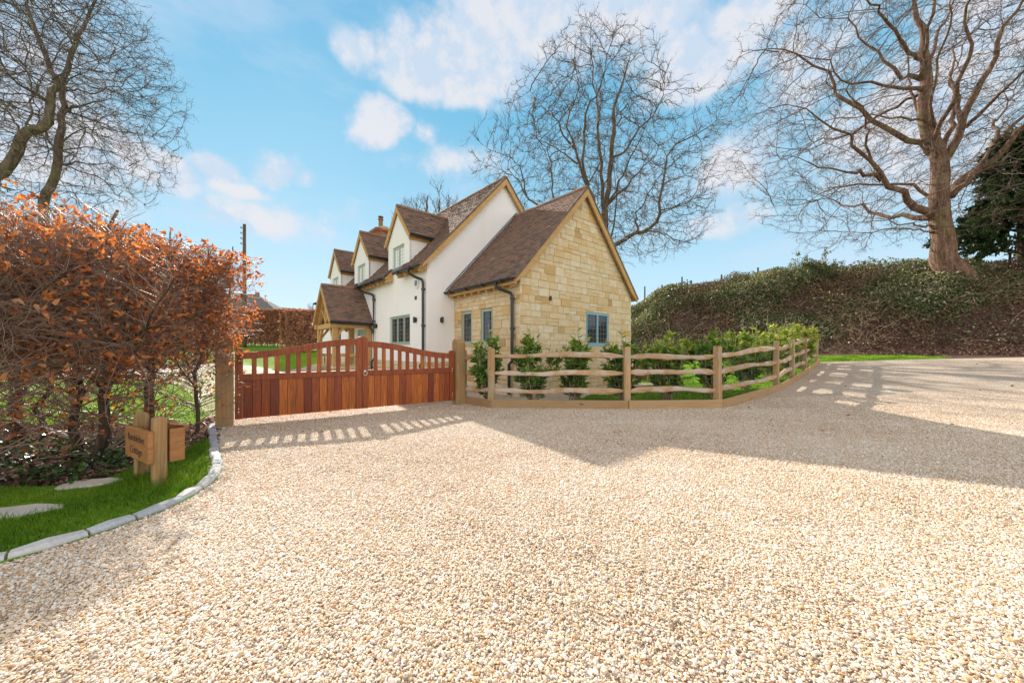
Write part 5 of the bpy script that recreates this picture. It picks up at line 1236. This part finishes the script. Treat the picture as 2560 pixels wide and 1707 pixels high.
# ------------------------------------------------------------------ beech hedge, tree by tree
def hedge_tree(x, y, r0, h, rx, ry, n1, seed, label, lean=(0, 0), nleaf=900, big=1.0, zlow=.35, name='beech_tree', group='hedge beeches growing between the verge and the lawn'):
    G = Grow(seed); g = G.g; z0 = float(T(x, y))-.02; root = thing(name, (x, y, z0), label, 'hedge tree', group)
    r0 *= .8; st_ = [(np.array([(x, y, z0-.1), (x+lean[0]*.3+g.normal(0, .02), y+lean[1]*.3, z0+.5), (x+lean[0]*.7+g.normal(0, .03), y+lean[1]*.7, z0+1.1), (x+lean[0], y+lean[1], z0+1.7), (x+lean[0]*1.2, y+lean[1]*1.2, z0+h)]), r0, .012)]
    P0, R0 = G.limbs(st_, 14, .012); G.put('trunk', P0, R0, 10)
    # forks
    P1, R1 = G.kids(P0, R0, 7, (.30, .8), (h*.35, h*.6), (18, 50), .16, .14, 9, .6, .012, rcap=r0*.6, lfall=.3); G.put('trunk', P1, R1, 6)
    Pa = np.concatenate([P0, P1]) if P0.shape[1] == P1.shape[1] else P1; Ra = R1
    P0b, R0b = G.limbs(st_, 9, .012); Pa = np.concatenate([P0b, P1]); Ra = np.concatenate([R0b, R1])
    P2, R2 = G.kids(Pa, Ra, n1/7.2, (.06, 1), (.45, 1.0), (45, 88), .15, .02, 7, .40, .0028, rcap=.009, lfall=.25)
    def fit(P, Rr):  # hedge is clipped to a wall-like form
        e = P[:, -1]; ok = (np.abs(e[:, 0]-x-lean[0]*.5) < rx) & (np.abs(e[:, 1]-y-lean[1]*.5) < ry) & (e[:, 2] < z0+h+.04) & (e[:, 2] > z0+zlow*g.random(len(e))**1.2) & (g.random(len(e)) < .85+.15*ss(.25, .62, (e[:, 2]-z0)/h))
        return P[ok], Rr[ok]
    P2, R2 = fit(P2, R2); G.put('twigs', P2, R2, 4)
    P3, R3 = G.kids(P2, R2, 4.4, (.15, 1), (.14, .42), (30, 75), .16, .03, 5, .55, .0016); P3, R3 = fit(P3, R3); G.put('twigs', P3, R3, 3)
    P4, R4 = G.kids(P3, R3, 2.4, (.2, 1), (.07, .2), (30, 65), .15, .05, 4, .7, .0012); P4, R4 = fit(P4, R4); G.put('twigs', P4, R4, 3)
    G.build('trunk', 'trunk', M['barkdark'], root); G.build('twigs', 'twigs', M['twighedge'], root)
    al = np.concatenate([P3[:, -1], P4[:, -1]]); ad = np.concatenate([P3[:, -1]-P3[:, -2], P4[:, -1]-P4[:, -2]])
    zt_ = (al[:, 2]-z0)/h; w = .45+.55*np.clip((zt_-.35)/.6, 0, 1)**1.7+.55*np.exp(-((zt_-.44)/.13)**2)*(.35+1.6*(al[:, 1] > y+.1)); w += .12; w *= .35+1.3*(np.sin(al[:, 0]*5+seed)*np.sin(al[:, 1]*4.3)*np.sin(al[:, 2]*6) > -.1)
    n = min(nleaf, len(al)); ids = g.choice(len(al), n, replace=False, p=w/w.sum()); k_ = g.integers(1, 4, n); ids = np.repeat(ids, k_)
    pos = al[ids]+g.normal(0, .012, (len(ids), 3)); dd = nrm(nrm(ad[ids])+g.normal(0, .6, (len(ids), 3))+np.array([0, 0, -.25]))
    leaf_mesh('leaves', pos, dd, g.uniform(.034, .062, len(ids))*big, M['beech'], root, .5, .35, .35, None, seed)
    return root
HT = [(-6.15,4.5,.075,2.45,.85,.75,900,'far left hedge beech with a thick leaning trunk, behind the ivy', (.25,-.1),1000,1),
 (-5.62,4.3,.035,2.45,.7,.7,700,'thin stemmed hedge beech between two thicker trunks at the left', (.12,.05),900,1),
 (-4.62,3.80,.052,2.5,.7,.7,950,'hedge beech with a slim curved trunk left of the name board', (.10,.05),1600,1),
 (-4.13,3.60,.060,2.55,.62,.68,1000,'hedge beech with the stoutest trunk nearest the name board', (.08,.08),1700,1),
 (-4.60,4.55,.070,2.5,.62,.7,1100,'hedge beech with a forked trunk directly behind the name board', (-.02,.05),1900,1),
 (-4.16,4.74,.030,2.42,.55,.58,1000,'bushy end of the beech hedge leaning over the gate post', (.08,.08),1900,1),
 (-4.25,2.75,.05,2.22,.75,.75,1000,'nearest hedge beech at the left edge, its leaves largest in view', (.1,.1),1000,1.1),
 (-5.3,3.3,.05,2.30,.8,.8,900,'hedge beech at the left edge behind the nearest one', (.0,.1),800,1),
 (-6.6,3.3,.05,2.45,.8,.8,700,'outermost hedge beech at the left border of the view', (.0,.1),500,1)]
for i, (x, y, r0, h, rx, ry, n1, lab, ln, nl, bg_) in enumerate(HT): hedge_tree(x, y, r0, h, rx, ry, n1, 40+i, lab, ln, nl, bg_)

# ------------------------------------------------------------------ far beech hedges
def far_hedge(label, p0, p1, h, th, nleaf, seed, zlow=.25):
    g = np.random.default_rng(seed); p0 = np.array(p0); p1 = np.array(p1); d = nrm(p1-p0); n = np.array([-d[1], d[0]]); L = np.linalg.norm(p1-p0); c = (p0+p1)/2
    root = thing('beech_hedge', (c[0], c[1], float(T(*c))), label, 'hedge', 'clipped beech hedges at the far side of the lawn')
    G = Grow(seed); ns = int(L/.5); S = []
    for i in range(ns):
        p = p0+d*(i+.5)*L/ns+n*g.normal(0, .1); z = float(T(*p)); S.append(([(p[0], p[1], z-.1), (p[0]+g.normal(0, .1), p[1], z+h*.5), (p[0]+g.normal(0, .15), p[1], z+h*.95)], .035, .01))
    P0, R0 = G.limbs(S, 7, .01); G.put('stems', P0, R0, 5); P1, R1 = G.kids(P0, R0, 60, (.2, 1), (.3, th*.75), (40, 85), .15, .02, 5, .4, .006, rcap=.012); G.put('stems', P1, R1, 3)
    G.build('stems', 'stems', M['barkdark'], root)
    a = g.uniform(0, L, nleaf); b = th/2*np.sign(g.normal(0, 1, nleaf))*g.random(nleaf)**.35; z = h*(zlow+(1-zlow)*g.random(nleaf)**.75); keep = g.random(nleaf) < .55+.45*(z/h); a, b, z = a[keep], b[keep], z[keep]
    top = g.random(len(z)) < .15; z[top] = h*g.uniform(.97, 1.03, top.sum())
    q_ = p0+d*a[:, None]+n*b[:, None]; pos = np.column_stack([q_, T(q_[:, 0], q_[:, 1])+z]); m = len(pos)
    tn = np.clip(g.normal(.26, .20, m), 0, .85); leaf_mesh('leaves', pos, g.normal(0, 1, (m, 3)), g.uniform(.09, .17, m), M['beechfar'], root, .6, .3, .2, tn, seed)
far_hedge('long russet beech hedge closing off the far lawn behind the gate', base(480, 27)[:2], base(722, 25)[:2], 2.45, 1.3, 40000, 61, .04)
far_hedge('taller russet beech hedge between the gap and the oak porch', base(708, 20.5)[:2], base(860, 23)[:2], 2.35, 1.2, 26000, 62, .08)
far_hedge('beech hedge showing behind the bare trunks at the left', (-34, 20), base(470, 26)[:2], 2.4, 1.2, 26000, 63)

# ------------------------------------------------------------------ laurels behind the fence
def laurel(x, y, h, r, ns, nl, seed, label, bright=.45, big=1.15):
    h += .16; r *= 1.2; ns = int(ns*1.6); nl = int(nl*2.6); bright += .14
    g = np.random.default_rng(seed); G = Grow(seed); z0 = float(T(x, y)); root = thing('laurel_bush', (x, y, z0), label, 'shrub', 'young laurels planted behind the fence'); S = []
    for i in range(ns):
        a = g.uniform(0, 6.28); rr = r*g.uniform(.1, 1)**.6; hh = h*g.uniform(.70, 1)*(1-.15*rr/r); 
        if i == 0: hh = h; rr = r*.15
        S.append(([(x+.03*math.cos(a), y+.03*math.sin(a), z0-.05), (x+rr*.55*math.cos(a), y+rr*.55*math.sin(a), z0+hh*.35), (x+rr*.9*math.cos(a), y+rr*.9*math.sin(a), z0+hh*.7), (x+rr*math.cos(a), y+rr*math.sin(a), z0+hh)], .011, .004))
    P0, R0 = G.limbs(S, 12, .01); G.put('stems', P0, R0, 6); P1, R1 = G.kids(P0, R0, 5, (.15, .8), (.12, .34), (30, 60), .12, .12, 6, .7, .003); G.put('stems', P1, R1, 4)
    G.build('stems', 'stems', M['cane'], root)
    PP = np.concatenate([P0[:, ::2][:, :6], P1]); N_ = len(PP); ids = g.integers(0, N_, nl); u = g.uniform(.8, 4.999, nl); i0 = u.astype(int); f = (u-i0)[:, None]
    pos = PP[ids, i0]*(1-f)+PP[ids, i0+1]*f; tan = nrm(PP[ids, i0+1]-PP[ids, i0]); rv = g.normal(0, 1, (nl, 3)); perp = nrm(rv-(rv*tan).sum(1, keepdims=True)*tan)
    dd = nrm(perp*1.0+tan*.75+np.array([0, 0, .25])); zz_ = (pos[:, 2]-z0)/h; L = g.uniform(.075, .125, nl)*big
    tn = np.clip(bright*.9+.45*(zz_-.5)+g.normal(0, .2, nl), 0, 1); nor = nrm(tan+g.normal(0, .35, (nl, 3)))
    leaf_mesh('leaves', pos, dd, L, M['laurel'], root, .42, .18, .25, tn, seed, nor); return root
def gp(px, py, back=0):
    p = gnd(px, py); return p[0], p[1]+back
LR = [(1222,7.15,1.47,.30,9,520,'laurel with two upright leaders between the gate post and the drainpipe',.40),
 (1332,7.15,1.45,.34,9,560,'laurel left of the vent in front of the sandstone corner',.50),
 (1438,7.2,1.42,.34,9,560,'laurel with a short left and tall right leader below the gable window',.50),
 (1560,7.3,1.48,.36,10,600,'laurel growing right behind the third fence post from the gate',.48),
 (1668,7.6,1.50,.42,12,760,'broad yellowish laurel left of the corner fence post',.60),
 (1782,8.1,1.52,.46,12,820,'dark laurel standing behind the corner fence post',.40),
 (1862,8.9,1.55,.50,13,900,'laurel just right of the corner fence post',.58),
 (1925,9.9,1.66,.55,13,950,'bright green laurel behind the fence post where the board turns',.72),
 (1968,10.9,1.62,.55,12,850,'sunlit laurel behind the last but two fence post',.78),
 (2000,12.3,1.60,.55,12,800,'small bright laurel at the far end of the fence row',.78)]
for i, (px, Y, h, r, ns, nl, lab, br) in enumerate(LR): laurel((px-1280)/F*Y, Y, h, r, ns, nl, 80+i, lab, br)

# ------------------------------------------------------------------ yew on the bank, bank cover, fence posts on the crest
def conifer(px, Y, label, seed, w=3.2, h=6.0, n=42000):
    g = np.random.default_rng(seed); b = base(px, Y); root = thing('yew_tree', tuple(b), label, 'tree'); G = Grow(seed)
    P0, R0 = G.limbs([([b-(0,0,.3), b+(0,0,h*.5), b+(.1,0,h*.93)], .28, .04)], 12, .004); G.put('trunk', P0, R0, 10)
    P1, R1 = G.kids(P0, R0, 90, (.12, .98), (w*.65, w*1.05), (62, 95), .10, .015, 7, .3, .02, rcap=.06, lfall=.72); G.put('trunk', P1, R1, 5)
    P2, R2 = G.kids(P1, R1, 13, (.25, 1), (.5, 1.1), (30, 65), .12, -.05, 5, .5, .007); G.put('trunk', P2, R2, 3)
    G.build('trunk', 'trunk', M['bark'], root)
    N_ = len(P2); ids = g.integers(0, N_, n); u = g.uniform(.5, 3.99, n); i0 = u.astype(int); f = (u-i0)[:, None]; pos = P2[ids, i0]*(1-f)+P2[ids, i0+1]*f+g.normal(0, .05, (n, 3)); tan = nrm(P2[ids, i0+1]-P2[ids, i0])
    leaf_mesh('foliage', pos, nrm(tan+g.normal(0, .5, (n, 3))+np.array([0, 0, -.3])), g.uniform(.10, .20, n), M['yew'], root, .45, .2, .3, None, seed)
conifer(2560, 18.4, 'dense dark green yew beside the oak trunk at the right edge', 91, 3.6, 7.4, 60000)
conifer(2700, 17.0, 'dark yew mostly beyond the right edge of the view', 92, 3.0, 6.0, 20000)
def bankcover():
    g = np.random.default_rng(70); n = 240000
    s = g.uniform(-9, 18, n); d = g.uniform(-.2, 7.5, n); x = BF[0]+BE[0]*s+BN[0]*d; y = BF[1]+BE[1]*s+BN[1]*d; dd = bankd(x, y)
    px = 1280+F*x/y
    patch = np.sin(s*.9+.6*np.sin(d*1.3))+np.sin(d*1.9+s*.5)*.7+.5*np.sin(s*2.7)*np.sin(d*3.1)
    nl_ = g.random(n); ok = (dd > .25+.9*g.random(n)) & (nl_ < .50+.26*patch+.45*ss(2.6, 4.6, dd)) & (px > 1500) & (px < 2700)
    ok &= ~((px > 2230) & (dd < 1.3+1.6*ss(2300, 2480, px)) & (nl_ > .05))                       # bare leaf litter at the foot on the right
    x, y, dd, pt, pxk = x[ok], y[ok], dd[ok], patch[ok], px[ok]; m = len(x); sx_ = x*1.7+np.sin(y*2.1); hgt = g.random(m)**1.5*(.30+.22*ss(3, 5, dd)+.12*pt.clip(0, 2)+.75*np.clip(np.sin(sx_)*np.sin(y*1.9+.7*x)-.45, 0, 1)*ss(1.5, 4.5, dd)); pos = np.column_stack([x, y, T(x, y)+hgt])
    tn = np.clip(.40+.24*pt+g.normal(0, .20, m)+.12*ss(3, 5, dd)+.5*(g.random(m) < .06), 0, 1)
    o = leaf_mesh('brambles_and_ivy', pos, nrm(g.normal(0, 1, (m, 3))+np.array([-.1, -.5, .3])), g.uniform(.05, .12, m), M['bramble'], None, .8, .15, .2, tn, 70, nrm(g.normal(0, .55, (m, 3))+np.array([0, -.3, 1]))); o['kind'] = 'stuff'
    print('bank leaves', m)
    # arching canes and dry stalks
    n = 5200; s = g.uniform(-9, 18, n); d = g.uniform(.3, 6.0, n); x = BF[0]+BE[0]*s+BN[0]*d; y = BF[1]+BE[1]*s+BN[1]*d; pk = 1280+F*x/y; k2 = ~((pk > 2200) & (d < 2.8) & (g.random(n) < .85)) & (g.random(n) < .8); x, y = x[k2], y[k2]; n = len(x); p = np.column_stack([x, y, T(x, y)-.02]); K_ = 6
    Q = np.zeros((n, K_, 3)); Q[:, 0] = p; a = g.uniform(0, 6.28, n); v = nrm(np.column_stack([np.cos(a)*.6, np.sin(a)*.6-.3, np.full(n, .9)])+g.normal(0, .2, (n, 3))); L = g.uniform(.25, 1.1, n)[:, None]/(K_-1)
    for k_ in range(1, K_): v = nrm(v+g.normal(0, .13, (n, 3))+np.array([0, 0, -.20])); Q[:, k_] = Q[:, k_-1]+v*L
    V, q_ = tubes_np(Q, np.full((n, K_), .0055), 3); o = mesh_np('bramble_canes', V, [q_], M['cane'], None, None, True); o['kind'] = 'stuff'
    n = 60000; s = g.uniform(-12, 18, n); d = g.uniform(-.7, 4.2, n); x = BF[0]+BE[0]*s+BN[0]*d; y = BF[1]+BE[1]*s+BN[1]*d; px = 1280+F*x/y; dd = bankd(x, y)
    ok = ((px > 2150)+(g.random(n) < .25)) & (dd > -.25) ; x, y = x[ok], y[ok]; m = len(x); pos = np.column_stack([x, y, T(x, y)+g.uniform(0, .05, m)])
    o = leaf_mesh('leaf_litter', pos, nrm(g.normal(0, 1, (m, 3))*[1, 1, .3]), g.uniform(.05, .10, m), M['litter'], None, .7, .3, .3, np.clip(g.normal(.4, .25, m), 0, 1), 71, nrm(g.normal(0, .5, (m, 3))+np.array([0, 0, 1]))); o['kind'] = 'stuff'
bankcover()
# a tall tuft of shrub on the crest
g = np.random.default_rng(75); c = base(2052, 20.6); sh = thing('elder_bush', tuple(c), 'taller straggly shrub breaking the skyline on the bank crest', 'shrub'); G = Grow(75)
P0, R0 = G.limbs([([c-(0,0,.1), c+(g.normal(0,.5), g.normal(0,.3), .8), c+(g.normal(0,.9), g.normal(0,.5), g.uniform(1.2, 1.9))], .02, .006) for _ in range(14)], 8, .01); G.put('s', P0, R0, 4); P1, R1 = G.kids(P0, R0, 14, (.2, 1), (.25, .7), (30, 60), .15, .1, 5, .6, .005); G.put('s', P1, R1, 3); G.build('s', 'stems', M['twig'], sh)
P2 = P1[g.integers(0, len(P1), 3800), g.integers(1, 5, 3800)]; leaf_mesh('leaves', P2+g.normal(0, .04, P2.shape), g.normal(0, 1, P2.shape), g.uniform(.06, .11, len(P2)), M['bramble'], sh, .6, .2, .2, np.clip(g.normal(.6, .2, len(P2)), 0, 1), 76)
for i, (px, Y, top, lab) in enumerate([(1705,26.2,692,'left half of the skyline'),(1728,25.8,706,''),(1655,26.5,712,''),(1804,24.8,689,'leaning'),(1895,23.6,684,''),(2200,19.5,660,''),(2288,18.8,653,''),(1612,27,716,''),(2390+135,16.9+2,655,'')]):
    labs = ['grey fence stake on the crest, third from the cottage', 'short fence stake on the crest just right of the third', 'fence stake on the crest, second from the cottage', 'tallest grey fence stake on the left slope of the crest', 'thin fence stake midway along the crest', 'fence stake on the crest left of the oak, the farther of two', 'reddish fence stake on the crest nearest the oak trunk', 'fence stake on the crest closest to the cottage roof', 'fence stake beneath the dark yew at the right edge']
    b = base(px, Y); zt = H+(HZ-top)/F*Y; r = thing('fence_stake', tuple(b), labs[i], 'fence post', 'stock fence stakes along the crest of the bank'); mb = MB(); w = .05; mb.tube([b-(0,0,.3), (b[0], b[1], max(zt, b[2]+.9))], [w*1.1, w], 8); mb.build('stake', M['bark'], r)

# ------------------------------------------------------------------ grass, ivy and litter on the near ground
def lawnblades(name, poly, n, hr, wr, seed, win=None, tone=None):
    P = rpts(poly, n, seed); px = 1280+F*P[:, 0]/np.maximum(P[:, 1], .1); ok = (px > -250) & (px < 2850) & (P[:, 1] > .8)
    if win is not None: ok &= win(P)
    P = P[ok]; m = len(P); g = np.random.default_rng(seed); cl_ = .75+.35*np.sin(P[:, 0]*3.1+np.sin(P[:, 1]*2.3))*np.sin(P[:, 1]*3.7)
    o = blades(name, P, g.uniform(hr[0], hr[1], m)*cl_, g.uniform(wr[0], wr[1], m), M['blade'], seed, .45, None, np.clip(g.normal(.5, .18, m)+.22*np.sin(P[:, 0]*4.7+np.sin(P[:, 1]*3.9)*1.5)*np.sin(P[:, 1]*5.3+1), 0, 1)); o['kind'] = 'stuff'; print(name, m)
KA = np.array(KERB); SL1 = gnd(20, 1292); SL2 = gnd(222, 1216)
def kdist(P):
    d = np.full(len(P), 9.0)
    for a, b in zip(KA[:-1], KA[1:]):
        ab = b-a; t_ = np.clip(((P-a)@ab)/(ab@ab), 0, 1); d = np.minimum(d, np.linalg.norm(P-a-t_[:, None]*ab, axis=1))
    return d
lawnblades('verge_grass', VERGE, 260000, (.05, .12), (.003, .006), 21, lambda P: (kdist(P) > .112) & (np.hypot((P[:, 0]-SL1[0]), (P[:, 1]-SL1[1])*1.7) > .25) & (np.hypot((P[:, 0]-SL2[0]), (P[:, 1]-SL2[1])*1.7) > .19))
lawnblades('lawn_grass', LAWN, 1500000, (.05, .10), (.008, .016), 22, lambda P: (P[:, 1] < 14) & (P[:, 0] > -12) & (P[:, 0] < -3) & (np.random.default_rng(1).random(len(P)) < .55/np.maximum(P[:, 1]/6, 1)))
lawnblades('garden_grass', GARDEN, 260000, (.04, .08), (.007, .014), 23)
def groundleaves():
    g = np.random.default_rng(30); P = rpts(SOIL, 90000, 31); ok = ~inpoly(P, VERGE) & (P[:, 0] > -8) & (P[:, 1] > 1.2); P = P[ok]
    f = ss(4.9, 4.2, P[:, 1]+.25*np.sin(P[:, 0]*3)) if False else 1-ss(3.7, 4.9, P[:, 1]+.3*np.sin(P[:, 0]*3)); clump = .5+.5*np.sin(P[:, 0]*5+np.sin(P[:, 1]*4)*2)*np.sin(P[:, 1]*6)
    iv = g.random(len(P)) < f*(.10+.40*clump); Q = P[iv]; m = len(Q); pos = np.column_stack([Q, T(Q[:, 0], Q[:, 1])+g.uniform(.01, .15, m)*(.4+.6*clump[iv])])
    o = leaf_mesh('ivy', pos, nrm(g.normal(0, 1, (m, 3))*[1, 1, .3]), g.uniform(.028, .055, m), M['ivy'], None, .9, .12, .2, np.clip(g.normal(.5, .25, m), 0, 1), 32, nrm(g.normal(0, .4, (m, 3))+np.array([0, 0, 1]))); o['kind'] = 'stuff'
    Q = P[(~iv) & (g.random(len(P)) < .55)]; m = len(Q); pos = np.column_stack([Q, T(Q[:, 0], Q[:, 1])+g.uniform(.0, .025, m)])
    o = leaf_mesh('fallen_leaves', pos, nrm(g.normal(0, 1, (m, 3))*[1, 1, .25]), g.uniform(.035, .07, m), M['litter'], None, .6, .35, .4, None, 33, nrm(g.normal(0, .5, (m, 3))+np.array([0, 0, 1]))); o['kind'] = 'stuff'
    D_ = rpts(DRIVE, 500, 34); D_ = D_[(np.abs(D_[:, 0]) < 1.5*D_[:, 1]) & (D_[:, 1] > 1) & (D_[:, 1] < 16)]; m = len(D_)
    o = leaf_mesh('leaves_on_gravel', np.column_stack([D_, T(D_[:, 0], D_[:, 1])+.03]), nrm(g.normal(0, 1, (m, 3))*[1, 1, .2]), g.uniform(.03, .06, m), M['beech'], None, .6, .35, .4, None, 35, nrm(g.normal(0, .4, (m, 3))+np.array([0, 0, 1]))); o['kind'] = 'stuff'
groundleaves()
